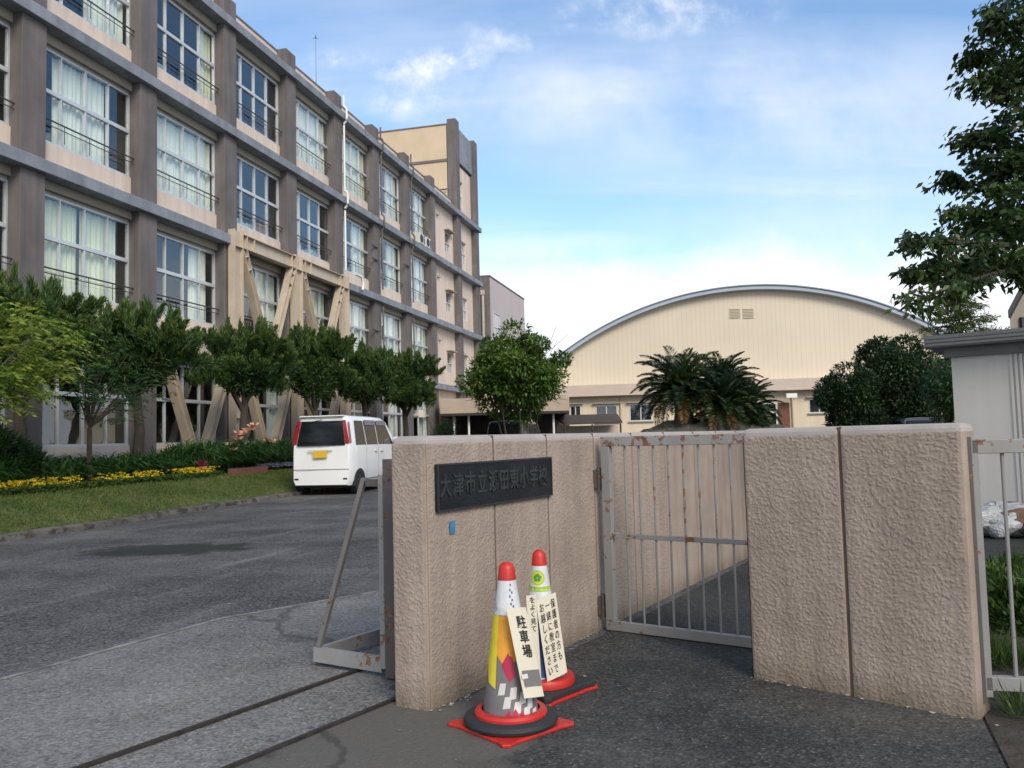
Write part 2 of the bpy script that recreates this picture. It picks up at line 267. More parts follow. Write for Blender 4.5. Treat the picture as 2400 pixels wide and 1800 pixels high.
def groundmat(name,dark,light,speck=.5,patch=(.25,.7),streak=None,scale=1.,spots=None,crack=0,stain=None):
    """aggregate: fine light and dark stones, larger worn patches, optional streaks along the drive"""
    m,nt,b=nodes(name); L=nt.links.new; A=nt.nodes.new; g=A('ShaderNodeNewGeometry').outputs['Position']
    def nz(sc,d=6,rg=.65,st=None,rot=0,off=(0,0,0)):
        v=g
        if st: mp=A('ShaderNodeMapping'); mp.vector_type='TEXTURE'; mp.inputs['Scale'].default_value=st; mp.inputs['Rotation'].default_value=(0,0,rot); mp.inputs['Location'].default_value=off; L(g,mp.inputs[0]); v=mp.outputs[0]
        n=A('ShaderNodeTexNoise'); n.inputs['Scale'].default_value=sc; n.inputs['Detail'].default_value=d; n.inputs['Roughness'].default_value=rg; L(v,n.inputs['Vector']); return n.outputs['Fac']
    vo=A('ShaderNodeTexVoronoi'); vo.inputs['Scale'].default_value=90*scale; L(g,vo.inputs['Vector'])
    f=A('ShaderNodeMapRange'); L(nz(.9*scale,6),f.inputs[0]); f.inputs[1].default_value=.32; f.inputs[2].default_value=.68; f.inputs[3].default_value=patch[0]; f.inputs[4].default_value=patch[1]
    sp=A('ShaderNodeSeparateColor'); L(vo.outputs['Color'],sp.inputs[0])
    k=A('ShaderNodeMath'); k.operation='MULTIPLY_ADD'; s0=A('ShaderNodeMath'); s0.operation='SUBTRACT'; L(sp.outputs[0],s0.inputs[0]); s0.inputs[1].default_value=.5
    L(s0.outputs[0],k.inputs[0]); k.inputs[1].default_value=speck; L(f.outputs[0],k.inputs[2]); cur=k.outputs[0]
    k2=A('ShaderNodeMath'); k2.operation='MULTIPLY_ADD'; s1=A('ShaderNodeMath'); s1.operation='SUBTRACT'; L(nz(26*scale,4,.7),s1.inputs[0]); s1.inputs[1].default_value=.5; L(s1.outputs[0],k2.inputs[0]); k2.inputs[1].default_value=speck*1.1; L(cur,k2.inputs[2]); cur=k2.outputs[0]
    if streak:
        n=nz(1.,5,.6,(.35,3.2,1),-AN if streak is True else streak); q=A('ShaderNodeMapRange'); L(n,q.inputs[0]); q.inputs[1].default_value=.58; q.inputs[2].default_value=.8; q.inputs[3].default_value=0; q.inputs[4].default_value=.30
        ad=A('ShaderNodeMath'); ad.operation='ADD'; L(cur,ad.inputs[0]); L(q.outputs[0],ad.inputs[1]); cur=ad.outputs[0]
    sk=A('ShaderNodeMapRange'); L(sp.outputs[1],sk.inputs[0]); sk.inputs[1].default_value=.93; sk.inputs[2].default_value=.97; sk.inputs[3].default_value=0; sk.inputs[4].default_value=.28; ak=A('ShaderNodeMath'); ak.operation='ADD'; L(cur,ak.inputs[0]); L(sk.outputs[0],ak.inputs[1]); cur=ak.outputs[0]
    cr=A('ShaderNodeValToRGB'); cr.color_ramp.elements[0].color=(*dark,1); cr.color_ramp.elements[1].color=(*light,1); L(cur,cr.inputs[0]); col=cr.outputs[0]
    if spots:
        for c,n_,thr in spots:
            n=nz(n_,6,.6); q=A('ShaderNodeMapRange'); q.interpolation_type='SMOOTHSTEP'; L(n,q.inputs[0]); q.inputs[1].default_value=thr; q.inputs[2].default_value=thr+.1; q.inputs[4].default_value=.7
            mx=A('ShaderNodeMix'); mx.data_type='RGBA'; L(q.outputs[0],mx.inputs[0]); L(col,mx.inputs[6]); mx.inputs[7].default_value=(*c,1); col=mx.outputs[2]
    if stain:
        sv=A('ShaderNodeVectorMath'); sv.operation='SUBTRACT'; L(g,sv.inputs[0]); sv.inputs[1].default_value=(stain[0],stain[1],0); sw=A('ShaderNodeVectorMath'); sw.operation='MULTIPLY'; L(sv.outputs[0],sw.inputs[0]); sw.inputs[1].default_value=(1/stain[2],1/stain[3],0); ln=A('ShaderNodeVectorMath'); ln.operation='LENGTH'; L(sw.outputs[0],ln.inputs[0])
        a_=A('ShaderNodeMath'); a_.operation='MULTIPLY_ADD'; L(nz(3.,6,.65),a_.inputs[0]); a_.inputs[1].default_value=1.6; L(ln.outputs['Value'],a_.inputs[2]); q=A('ShaderNodeMapRange'); q.interpolation_type='SMOOTHSTEP'; L(a_.outputs[0],q.inputs[0]); q.inputs[1].default_value=1.45; q.inputs[2].default_value=1.85; q.inputs[3].default_value=.85; q.inputs[4].default_value=0
        mx=A('ShaderNodeMix'); mx.data_type='RGBA'; L(q.outputs[0],mx.inputs[0]); L(col,mx.inputs[6]); mx.inputs[7].default_value=(*(stain[4] if len(stain)>4 else (.017,.020,.016)),1); q.inputs[3].default_value=stain[5] if len(stain)>4 else .85; col=mx.outputs[2]
    if crack:
        w=A('ShaderNodeTexVoronoi'); w.feature='DISTANCE_TO_EDGE'; w.inputs['Scale'].default_value=crack
        wn=A('ShaderNodeTexNoise'); wn.inputs['Scale'].default_value=2.5; wn.inputs['Detail'].default_value=5; L(g,wn.inputs['Vector']); sc=A('ShaderNodeVectorMath'); sc.operation='SCALE'; L(wn.outputs['Color'],sc.inputs[0]); sc.inputs[3].default_value=.6; ad=A('ShaderNodeVectorMath'); L(g,ad.inputs[0]); L(sc.outputs[0],ad.inputs[1]); L(ad.outputs[0],w.inputs['Vector'])
        q=A('ShaderNodeMapRange'); L(w.outputs['Distance'],q.inputs[0]); q.inputs[1].default_value=.004; q.inputs[2].default_value=.009; q.inputs[3].default_value=.45; q.inputs[4].default_value=0
        mx=A('ShaderNodeMix'); mx.data_type='RGBA'; L(q.outputs[0],mx.inputs[0]); L(col,mx.inputs[6]); mx.inputs[7].default_value=(.02,.02,.02,1); col=mx.outputs[2]
    L(col,b.inputs['Base Color']); b.inputs['Roughness'].default_value=.85; b.inputs['Specular IOR Level'].default_value=.3
    bp=A('ShaderNodeBump'); bp.inputs['Strength'].default_value=.6; bp.inputs['Distance'].default_value=.004; L(vo.outputs['Distance'],bp.inputs['Height']); L(bp.outputs[0],b.inputs['Normal']); return m

M_col=mat('column_render',(.150,.133,.130),.85,.10,1.2,.25,70,var2=.10,streak=(1.,.20,(3.5,3.5,.30)))
M_panel=mat('beige_render',(.68,.565,.47),.8,.05,.8,.12,70,streak=(1.,.12,(3.5,3.5,.3)))
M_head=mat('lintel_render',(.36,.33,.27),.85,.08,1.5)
M_slab=mat('blue_grey_slab',(.225,.245,.275),.7,.14,2,.1,50,streak=(1.,.22,(2,2,.2)))
M_soffit=mat('soffit',(.17,.155,.14),.9,.1,1)
M_alu=mat('aluminium_frame',(.62,.64,.66),.4,.05,4,metal=.3)
M_jamb=mat('jamb_paint',(.50,.47,.40),.6)
M_rail=mat('dark_rail',(.06,.05,.05),.5)
M_cream=mat('cream_steel',(.51,.43,.335),.55,.08,2.5,streak=(1.,.08,(4,4,.5)))
M_tower=mat('tower_render',(.62,.49,.34),.85,.06,.5,streak=(1.,.08,(.6,.6,.3)))
M_curt=mat('curtain_cloth',(.90,.91,.83),.9,.05,3)
M_curt2=mat('curtain_cloth_yellow',(.84,.84,.66),.9,.05,3)
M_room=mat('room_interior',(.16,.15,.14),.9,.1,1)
M_gloss=glassmat('window_glass')
M_white=mat('white_pipe',(.82,.82,.8),.5)
M_ac=mat('appliance_white',(.6,.6,.56),.5)
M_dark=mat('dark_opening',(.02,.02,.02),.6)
M_stucco=stuccomat()
M_cap=mat('wall_cap_render',(.37,.335,.31),.9,.10,8,.5,90,bd=.004)
M_joint=mat('joint_mastic',(.11,.072,.052),.8,.2,12)
M_gate=paintedmetal('grey_gate_paint',(.275,.275,.27),.60,20)
M_gate2=paintedmetal('grey_gate_paint_rusty',(.30,.295,.285),.53,20,.05)
M_rustbrown=paintedmetal('rusty_brown_paint',(.10,.088,.085),.56,18)
M_trunk=mat('bark',(.055,.042,.034),.95,.3,8,1.,30,bd=.03)
M_trunkg=mat('grey_bark',(.17,.16,.13),.95,.3,8,.8,30,bd=.03)

# ------------------------------------------------------------------ ground
def sheet(name,pts,z,m,kind='structure'):
    b=MB(); b.add([(p[0],p[1],z) for p in pts],[tuple(range(len(pts)))]); o=b.build(name,m,auto=False); tag(o,kind=kind); return o
sheet('ground',[(-400,-300),(500,-300),(500,700),(-400,700)],-.06,mat('far_ground',(.10,.095,.08),.9,.2,.3))
M_asph=groundmat('drive_asphalt',(.034,.034,.035),(.32,.31,.305),.36,(.02,.34),True,.8,[((.012,.013,.013),.35,.66)],stain=(gp(400,1288).x,gp(400,1288).y,1.15,.62))
M_conc=groundmat('worn_concrete',(.058,.056,.054),(.38,.37,.355),.42,(.18,.50),None,1.,None,.22)
M_side=groundmat('pavement_asphalt',(.022,.024,.0235),(.27,.255,.235),.20,(-.02,.24),None,1.,[((.15,.14,.13),1.7,.67)],.3,stain=(gp(930,1740).x,gp(930,1740).y,.62,.95,(.135,.125,.110),.75))
sheet('road',[(-60,-30),(70,-30),(70,75),(-60,75)],0.,M_asph)
sheet('inner_pavement',[(.62,5.2),(1.13,4.20),(1.86,3.44),(2.4,3.9),(7.5,9.2),(3.6,10.2)],.006,groundmat('shaded_inner_asphalt',(.020,.023,.0225),(.20,.195,.18),.20,(-.03,.18),None,1.))  # dark asphalt, its colour deepened further for the shade behind the gate
TRK=Vector((.545,.838,0)).normalized()
bA=Vector((-.56,3.90,0)); 
sheet('concrete_pavement',[(-6.2,-2.2),(-2.75,.55),bA,(-.45,4.12),(.1,5.0),(1.7,7.6),(1.2,8.6),(-.35,7.65),(-1.05,6.77),(-2.05,5.81),(-2.71,4.42),(-3.9,2.0),(-7.6,-1.3)],.004,M_conc)
sheet('pavement',[(-2.75,.55),(-1.2,-3.),(-.6,-3.),(1.30,1.95),(1.66,2.93),(1.86,3.44),(1.13,4.20),(.62,5.2),(-.30,3.80),bA],.008,M_side)
eb=[(-7.6,-1.3),(-3.9,2.0),(-2.71,4.42),(-2.05,5.81),(-1.05,6.77),(-.35,7.65)]
sheet('concrete_edge',[(x,y) for x,y in eb]+[(x+.035,y-.03) for x,y in reversed(eb)],.0065,mat('edge_mortar',(.30,.285,.26),.9,.35,12,.4,60,dirt=(.12,.12,.115),ds=6,dthr=(.42,.6)))
M_track=mat('track_steel',(.03,.024,.02),.6,.4,20)
for i,(a,b_) in enumerate([((-1.62,3.18),(-.86,4.35)),((-1.06,3.14),(-.56,3.90))]):
    a=Vector((*a,0));b_=Vector((*b_,0)); d=(b_-a).normalized(); q=MB(); e=b_+d*(2.6 if i==0 else .03); st=a-d*4
    s_=Vector((d.y,-d.x,0)); q.box((st+e)/2+Z*.012,d*(e-st).length/2,s_*.013,Z*.004); q.box((st+e)/2+Z*.014+s_*.014,d*(e-st).length/2,s_*.004,Z*.006)
    o=q.build('gate_rail',M_track); tag(o,['dark sunken steel gate rail running under the folded sliding gate','dark sunken steel gate rail ending at the foot of the plaque wall'][i],'rail','steel rails of the sliding gate')
# lawn bank, planting bed and kerb
def ribbon(name,prof,s0,s1,ns,m,wob=.0,kind='structure'):
    b=MB(); n=len(prof); vs=[]
    for i in range(ns+1):
        s=s0+(s1-s0)*i/ns; k=.55*math.exp(-((s-9)/7)**2)*0
        for j,(nn,z) in enumerate(prof):
            w=wob*math.sin(s*1.7+j*2.1)+wob*.6*math.sin(s*4.3+j); vs.append(F(s,nn+w*(1 if 0<j<n-1 else .3)+KB(s),z+wob*.4*math.sin(s*2.9+j*1.3)*(1 if 0<j<n-1 else 0)))
    fs=[(i*n+j,i*n+j+1,(i+1)*n+j+1,(i+1)*n+j) for i in range(ns) for j in range(n-1)]
    b.add(vs,fs); o=b.build(name,m,smooth=True); return tag(o,kind=kind)
def KB(s): # the kerb wanders: nearest to the drive beside the gate
    return np.interp(s,[4,9.2,11,13.5,18,24,40,60],[.35,.15,.22,-.1,-.25,-.2,0,0])
M_grassg=mat('turf_soil',(.075,.095,.028),.95,.35,6,.8,40,dirt=(.14,.12,.06),ds=1.2,dthr=(.5,.75))
ribbon('lawn',[(-9.62,.03),(-9.75,.12),(-10.2,.26),(-10.7,.40),(-11.1,.47),(-11.6,.50)],2,70,110,M_grassg,.03)
M_soil=mat('bed_soil',(.045,.032,.022),.95,.3,12,1,40)
ribbon('planting_bed',[(-11.55,.46),(-11.7,.53),(-12.6,.55),(-13.8,.58),(-15.6,.60)],2,47,60,M_soil,.02)
M_kerb=mat('kerb_stone',(.13,.115,.10),.95,.35,3,.9,40,dirt=(.05,.04,.03),ds=4,dthr=(.45,.6))
ribbon('kerb',[(-9.42,-.02),(-9.44,.07),(-9.52,.085),(-9.64,.08),(-9.70,.02)],2,70,160,M_kerb,.02)
# grass blades
def grass(name,n,s0,s1,nf,zf,L,m,spread=.5):
    s=s0+(s1-s0)*rng.random(n)**1.25; u=rng.random(n); nn=nf[0]+(nf[1]-nf[0])*u; z=np.interp(nn,*zf)
    P=np.stack([U.x*s+Nn.x*(nn+KB(s)),U.y*s+Nn.y*(nn+KB(s)),z],1); D=rng.normal(size=(n,3))*spread+np.array([0,0,1.]); return leaves(P,D,L*(.5+rng.random(n)),L*.16)
zf=([-11.6,-11.1,-10.7,-10.2,-9.75,-9.6],[.50,.47,.40,.26,.12,.03])
M_grass=leafmat('grass_blades',[(.045,.085,.014),(.10,.16,.028),(.24,.24,.08)],.3,.6,1.1)
V=grass('g',90000,6,32,(-11.6,-9.66),zf,.055,None,.7)
tag(npmesh('grass',V,4,M_grass),kind='stuff',label='short patchy green lawn grass on the bank along the drive',cat='grass')
# ------------------------------------------------------------------ school building
FPn=-15.24
school=thing('school_building','long four-storey beige school block with grey columns, slab edges and curtained window bays','building',F(30,-20,0))
COLS=[8,12,16,20,24,28,31.95,35.9,39.87,43.8]
SLAB=[4.34,7.97,11.6,15.25]; FLR=[.55,4.34,7.97,11.6]; SILL=[1.30,5.04,8.65,12.27]; WH=2.33
for c in COLS:
    b=MB(); b.fb(c-.72,c,-15.75,FPn,.3,15.98); b.build('column',M_col,school,bevel=.012)
for c,e in((47.9,48.62),(51.8,52.55)):
    b=MB(); b.fb(c,e,-15.80,FPn,.3,21.05 if c<50 else 21.0); b.build('column',M_col,school,bevel=.012)
for z in SLAB:
    segs=[(4,52.7)]
    if z==SLAB[1]: segs=[(4,23.98),(32.35,52.7)]
    if z==SLAB[0]: segs=[(4,20.1),(32.35,52.7)]
    for a,e in segs:
        b=MB(); b.fb(a,e,-15.9,-15.08,z-.29,z); b.fb(a,e,-15.9,-15.12,z+.002,z+.03); b.build('slab_edge',M_slab,school,bevel=.01)
    for a,e in [(23.98,32.35)] if z==SLAB[1] else [(20.1,32.35)] if z==SLAB[0] else []:
        b=MB(); b.fb(a,e,-15.9,-15.26,z-.29,z); b.build('slab_edge',M_soffit,school)
# parapet
b=MB(); b.fb(4,47.88,-15.95,-15.62,15.282,15.90); b.build('parapet',M_panel,school)
b=MB(); b.fb(4,47.88,-15.99,-15.58,15.902,15.95); b.build('parapet_cap',M_slab,school)
b=MB(); b.fb(4,47.88,-28,-15.97,15.2,15.4); b.fb(4,4.3,-28,-15.9,.3,15.2); b.fb(4,52.5,-28.3,-28.02,.3,15.4); b.build('roof',mat('roof_felt',(.2,.2,.2),.9),school)
# storeys inside
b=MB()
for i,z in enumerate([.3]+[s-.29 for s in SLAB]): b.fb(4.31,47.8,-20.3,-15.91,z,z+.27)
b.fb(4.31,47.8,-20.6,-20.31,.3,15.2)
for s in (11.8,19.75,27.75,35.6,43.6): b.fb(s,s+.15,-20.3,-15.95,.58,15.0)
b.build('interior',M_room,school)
for i in range(len(COLS)-1):
    s0,s1=COLS[i],COLS[i+1]-.72
    for k in range(4):
        b=MB(); b.fb(s0+.001,s1-.001,-15.72,-15.53,FLR[k]+.032,SILL[k]-.03); b.build('sill_panel',M_panel,school)
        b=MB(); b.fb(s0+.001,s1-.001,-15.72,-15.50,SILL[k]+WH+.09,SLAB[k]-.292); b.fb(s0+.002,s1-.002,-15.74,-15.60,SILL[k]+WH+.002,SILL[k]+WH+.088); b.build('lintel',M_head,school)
RZ=R(90)-AN
def local(name,mb,m,parent,**k):
    o=mb.build(name,m,None,**k); o.parent=parent; return o
def make_window():
    f=MB(); W=3.28; fr=.05
    f.bb(0,W,-.03,.07,-.03,.035); f.bb(0,W,-.02,.07,WH-.05,WH); f.bb(0,.05,-.02,.07,.036,WH-.051); f.bb(W-.05,W,-.02,.07,.036,WH-.051)
    f.bb(.051,W-.051,-.035,.07,1.22,1.32)
    for x in(.82,1.64,2.46): 
        w=.04 if x!=1.64 else .055
        f.bb(x-w/2,x+w/2,-.025,.065,.036,1.219); f.bb(x-w/2,x+w/2,-.025,.065,1.321,WH-.051)
    return f
def curtain(segs,seed):
    rs=np.random.default_rng(seed); b=MB()
    for a,e in segs:
        x0=a*3.2+.04; x1=e*3.2+.04; n=max(6,int((x1-x0)/.03)); ph=rs.random()*6; vs=[]
        for i in range(n+1):
            x=x0+(x1-x0)*i/n; y=.15+.035*math.sin(x*38+ph+1.5*math.sin(x*5))+.02*math.sin(x*13)
            for z,g in((.04,1.3),(1.2,1.),(2.28,.7)): vs.append((x,.15+(y-.15)*g,z))
        b.add(vs,[(i*3+j,i*3+j+1,(i+1)*3+j+1,(i+1)*3+j) for i in range(n) for j in range(2)])
    return b
CV=dict(full=[(0,1)],right=[(.66,.93)],most=[(0,.48),(.5,.9)],midl=[(.2,.76)],half=[(.55,.97)],left=[(0,.35)],ends=[(0,.14),(.82,1)],none=None,q=[(.3,.98)])
CM={}
for j,(k,v) in enumerate(CV.items()):
    if v:
        for mi,mm in enumerate((M_curt,M_curt2)):
            b=curtain(v,j*7+mi); me=bpy.data.meshes.new('curtain'); me.from_pydata(b.v,[],b.f); me.materials.append(mm); me.shade_smooth(); CM[k,mi]=me
wf=make_window(); wme=bpy.data.meshes.new('window'); wme.from_pydata(wf.v,[],wf.f); wme.materials.append(M_alu)
g=MB(); g.bb(.03,3.25,.018,.024,.02,WH-.02); gme=bpy.data.meshes.new('pane'); gme.from_pydata(g.v,[],g.f); gme.materials.append(M_gloss)
rme=bpy.data.meshes.new('railing'); r_=MB(); r_.tube([(-.02,0,0),(3.30,0,0)],.021,8); r_.tube([(-.02,0,-.13),(3.30,0,-.13)],.012,6)
for x in(.8,1.64,2.5): r_.tube([(x,0,-.45),(x,0,.02)],.010,6); 
rme.from_pydata(r_.v,[],r_.f); rme.materials.append(M_rail)
PLAN={3:['full','right','half','ends','none','full','full','half','half'],2:['half','midl','midl','full','none','left','half','half','q'],1:['left','most','most','right','half','half','q','q','full'],0:['none','none','none','none','ends','none','none','right','half']}
def addwin(s,k,cur,mi):
    o=bpy.data.objects.new('window',wme); COL.objects.link(o); o.parent=school; p=F(s,-15.60,SILL[k])-WL[school.name]; o.location=p; o.rotation_euler=(0,0,RZ); WL[o.name]=Vector((0,0,0))
    g=bpy.data.objects.new('pane',gme); COL.objects.link(g); g.parent=o
    if cur!='none':
        c=bpy.data.objects.new('curtain',CM[cur,mi]); COL.objects.link(c); c.parent=o
    if k==0: return o
    r=bpy.data.objects.new('railing',rme); COL.objects.link(r); r.parent=school; r.location=F(s-.01,-15.44,SILL[k]+.50)-WL[school.name]; r.rotation_euler=(0,0,RZ)
    return o
for i in range(len(COLS)-1):
    for k in range(4): addwin(COLS[i],k,PLAN[k][i],(i+k)%3==0)
# things seen in the classrooms: pale desks and a timber cupboard
b=MB()
for i,k,a,e,h in((2,2,2.62,2.95,.95),(4,2,2.6,3.1,.6)):
    if e: 
        s=COLS[i]; b.fb(s+a,s+e,-16.4,-16.0,SILL[k],SILL[k]+h)
b.build('cupboard',mat('orange_timber',(.45,.20,.06),.6),school)
b=MB(); 
for i,k,a,e,h in((2,2,.1,1.3,.5),(3,3,.1,1.1,.6),(4,2,.1,2.2,.55),(5,2,.1,3.1,.5),(3,1,.2,2.,.45),(6,2,.1,2.,.4)):
    s=COLS[i]
    for t in np.arange(a,e,.42): b.fb(s+t,s+t+.36,-16.25,-16.0,SILL[k]-.4,SILL[k]+h*(.5+.5*rng.random()))
b.build('shelf_papers',mat('papers',(.55,.6,.62),.8,.2,7),school)
# end bays without classrooms
def win_small(s0,s1,z0,z1,n,parent=school,split=True,hood=True):
    b=MB(); t=.045
    for q in((s0,s1,z0,z0+t),(s0,s1,z1-t,z1),(s0,s0+t,z0+t+.001,z1-t-.001),(s1-t,s1,z0+t+.001,z1-t-.001)): b.fb(q[0],q[1],n-.05,n+.03,q[2],q[3])
    if split: b.fb(s0+t+.001,s1-t-.001,n-.04,n+.025,z0+(z1-z0)*.45,z0+(z1-z0)*.45+.05); b.fb((s0+s1)/2-.02,(s0+s1)/2+.02,n-.04,n+.02,z0+t+.001,z0+(z1-z0)*.449)
    o=b.build('window',M_alu,parent); g=MB(); g.fb(s0+.01,s1-.01,n-.045,n-.035,z0+.01,z1-.01); g.build('pane',M_gloss,o); g=MB(); g.fb(s0+.01,s1-.01,n-.30,n-.29,z0,z1); g.build('blind',M_dark,o)
    return o
M_wallp=M_panel
def wall_with_hole(b,s0,s1,z0,z1,n0,n1,h):
    a,e,c,d=h; b.fb(s0,a,n0,n1,z0,z1); b.fb(e,s1,n0,n1,z0,z1); b.fb(a+.0005,e-.0005,n0,n1,z0,c); b.fb(a+.0005,e-.0005,n0,n1,d,z1)
for k in range(4):
    z0=FLR[k]+.032; z1=SLAB[k]-.292; h=(46.35,47.35,SILL[k]+.15,SILL[k]+1.35)
    b=MB(); wall_with_hole(b,43.801,47.899,z0,z1,-15.85,-15.55,h); b.build('end_wall',M_panel,school)
    if k: win_small(h[0],h[1],h[2],h[3],-15.62)
    b=MB(); b.fb(46.2,47.5,-15.549,-15.25,h[3]+.05,h[3]+.10); b.lathe(F(44.9,-15.50,z1-.75),[(.001,.14),(.10,.13),(.13,.02),(.11,-.02),(.001,-.02)],14); b.build('vent_hood',M_head,school)
    h2=(49.6,50.6,SILL[k]+.1,SILL[k]+1.5)
    b=MB(); wall_with_hole(b,48.621,51.799,z0,z1,-15.85,-15.55,h2); b.build('end_wall',M_panel,school); win_small(*h2,-15.65)
b=MB(); h3=(49.4,50.1,15.9,17.6); wall_with_hole(b,48.621,51.799,15.282,18.55,-15.85,-15.55,h3); b.build('end_wall',M_panel,school); win_small(*h3,-15.65)
b=MB(); b.fb(48.6205,51.7995,-15.84,-15.40,18.66,20.80); b.build('end_wall',M_slab,school)
b=MB(); b.fb(47.92,52.5,-27,-15.851,.5,18.5); b.fb(47.92,52.5,-27,-15.851,18.501,20.75); b.build('stair_tower',M_tower,school)
b=MB(); b.fb(47.86,47.919,-27,-15.81,18.40,18.55); b.fb(47.88,47.919,-27,-15.81,20.70,20.78); b.build('tower_band',M_soffit,school)
b=MB(); b.tube([F(47.75,-15.8,16.6),F(47.75,-17.6,16.55),F(47.75,-17.9,16.7),F(47.7,-18.8,17.05)],.04,8); b.tube([F(47.6,-17.4,16.5),F(47.5,-19.4,16.7)],.03,8); b.build('roof_pipe',M_rail,school)
# drain pipes on the columns
def drain(s,m,r,tops):
    b=MB()
    for z0,z1 in tops:
        b.tube([F(s,-15.12,z0),F(s,-15.12,z1)],r,10)
    for z in SLAB[2:] : b.tube([F(s,-15.12,z-.50),F(s,-15.02,z-.40),F(s,-14.99,z-.3),F(s,-14.99,z+.1),F(s,-15.03,z+.2),F(s,-15.14,z+.28)],r*1.05,10)
    o=b.build('drain_pipe',m,school,smooth=True); return o
drain(31.90,M_white,.045,[(8.45,11.0),(11.9,14.7),(15.5,16.0)])
for s in(35.85,39.8): drain(s,M_col,.04,[(4.6,7.5),(8.3,11.1),(11.9,14.7),(15.5,16.05)])
b=MB()
for i,(s,z) in enumerate(((35.4,10.2),(39.4,10.1),(35.4,6.3),(35.4,9.6))): b.bar(F(s-.6,-15.19,z),F(s+.1,-15.19,z),.05,.05); b.bar(F(s+.45,-15.17,z-.35),F(s+.45,-15.17,z+.3),.06,.06)
b.build('pipe_clamp',M_rail,school)
# small steel gutters beside the slab edge right of the bracing
b=MB(); b.tube([F(32.6,-15.0,SLAB[1]+.45),F(33.1,-14.95,SLAB[1]+.4),F(33.25,-14.93,SLAB[1]+.1),F(33.2,-14.95,SLAB[1]-.15)],.06,10); b.build('drain_pipe',M_white,school,smooth=True)
# air conditioners on the third-floor ledge
def aircon(s,z):
    t=thing('air_conditioner',None,'air conditioner',F(s+.4,-15.32,z)); b=MB(); b.fb(s,s+.8,-15.52,-15.16,z+.06,z+.62); b.fb(s+.1,s+.16,-15.5,-15.2,z+.0,z+.059); b.fb(s+.6,s+.66,-15.5,-15.2,z+.0,z+.059); b.build('casing',M_ac,t,bevel=.015)
    b=MB(); pts=[F(s+.30+.22*math.cos(a),-15.155,z+.34+.22*math.sin(a)) for a in np.linspace(0,2*math.pi,20,endpoint=False)]; b.prism(pts,Nn*.008); b.fb(s+.62,s+.74,-15.159,-15.15,z+.12,z+.56); b.build('fan_grille',M_dark,t); return t
a=aircon(41.0,11.632); tag(a,'left white air conditioner unit on the upper ledge near the far end of the school',None,'air conditioners on the ledge')
a=aircon(42.0,11.632); tag(a,'right white air conditioner unit on the upper ledge, next to the grey column',None,'air conditioners on the ledge')
# ---- steel earthquake bracing
brace=thing('steel_bracing','cream steel seismic bracing frame of posts, beams and V struts on the school front','bracing',F(28,-15,0))
BN0,BN1=-15.22,-14.90
def ibeam(name,p,q,w=.30):
    p=Vector(p);q=Vector(q); d=(q-p).normalized(); side=d.cross(Nn).normalized()
    b=MB(); L=(q-p).length/2; c=(p+q)/2
    b.box(c,d*L,side*w/2,Nn*.012); 
    for sg in(-1,1): b.box(c+side*sg*(w/2+.0125),d*L,side*.012,Nn*.13)
    for t in(-.86,-.6,.86): b.box(c+d*L*t+Nn*.07,d*.012,side*(w/2-.001),Nn*.058)
    return b.build(name,M_cream,brace)
ctr=(23.64,27.6,31.58)
for c in ctr: ibeam('post',F(c,-15.06,.55),F(c,-15.06,8.16),.44)
b0=19.9
for a,e in((ctr[0]+.25,ctr[1]-.25),(ctr[1]+.25,ctr[2]-.25)):
    ibeam('beam',F(a,-15.06,7.86),F(e,-15.06,7.86),.42)
for a,e in((b0,ctr[0]-.25),(ctr[0]+.25,ctr[1]-.25),(ctr[1]+.25,ctr[2]-.25)):
    ibeam('beam',F(a,-15.06,4.22),F(e,-15.06,4.22),.50); ibeam('beam',F(a,-15.06,.72),F(e,-15.06,.72),.26)
    m=(a+e)/2
    ibeam('strut',F(a+.15,-15.06,3.95),F(m-.22,-15.06,.9),.20); ibeam('strut',F(e-.15,-15.06,3.95),F(m+.22,-15.06,.9),.20)
for a,e in((ctr[0]+.25,ctr[1]-.25),(ctr[1]+.25,ctr[2]-.25)):
    m=(a+e)/2; ibeam('strut',F(a+.12,-15.06,7.6),F(m-.24,-15.06,4.5),.20); ibeam('strut',F(e-.12,-15.06,7.6),F(m+.24,-15.06,4.5),.20)
    b=MB(); b.prism([F(m-.45,-15.05,4.47),F(m+.45,-15.05,4.47),F(m+.28,-15.05,4.75),F(m-.28,-15.05,4.75)],Nn*.02); b.build('gusset',M_cream,brace)
# ---- antenna
an=thing('roof_antenna','thin pale antenna mast standing on the school roof','antenna',F(36.0,-18.5,15.4)); A0=F(36.0,-18.5,15.4)
top=Vector(at(816,88,A0.y)); 
b=MB(); b.tube([A0,Vector((A0.x,A0.y,top.z))],[.03,.014],6); b.build('mast',M_slab,an); b=MB(); b.tube([Vector((A0.x-.14,A0.y,top.z)),Vector((A0.x+.14,A0.y,top.z))],.010,5); b.tube([Vector((A0.x,A0.y,top.z)),Vector((A0.x,A0.y,top.z+.18))],[.035,.015],6); b.build('aerial',M_rail,an)
# ---- block behind
anx=thing('annex_building','plain pale annex block with a dark end wall behind the school tower','building',F(72,-25,0))
M_annex=mat('annex_render',(.52,.44,.42),.85,.05,.5)
b=MB(); b.fb(66.33,78.8,-34,-18.4,0,14.75); b.build('wall',M_annex,anx)
b=MB(); b.fb(66.22,66.329,-34,-18.39,0,14.78); b.build('end_panel',M_col,anx)
b=MB(); b.fb(66.2,78.85,-34,-18.36,14.781,14.9); b.build('roof_edge',M_col,anx)
o=win_small(67.2,69.2,9.6,11.9,-18.36,anx)
b=MB(); b.tube([F(65.9,-18.9,0),F(65.9,-18.9,13.2)],.11,8); b.fb(65.75,66.05,-19.05,-18.75,13.2,13.6); b.build('drain_pipe',M_cream,anx)
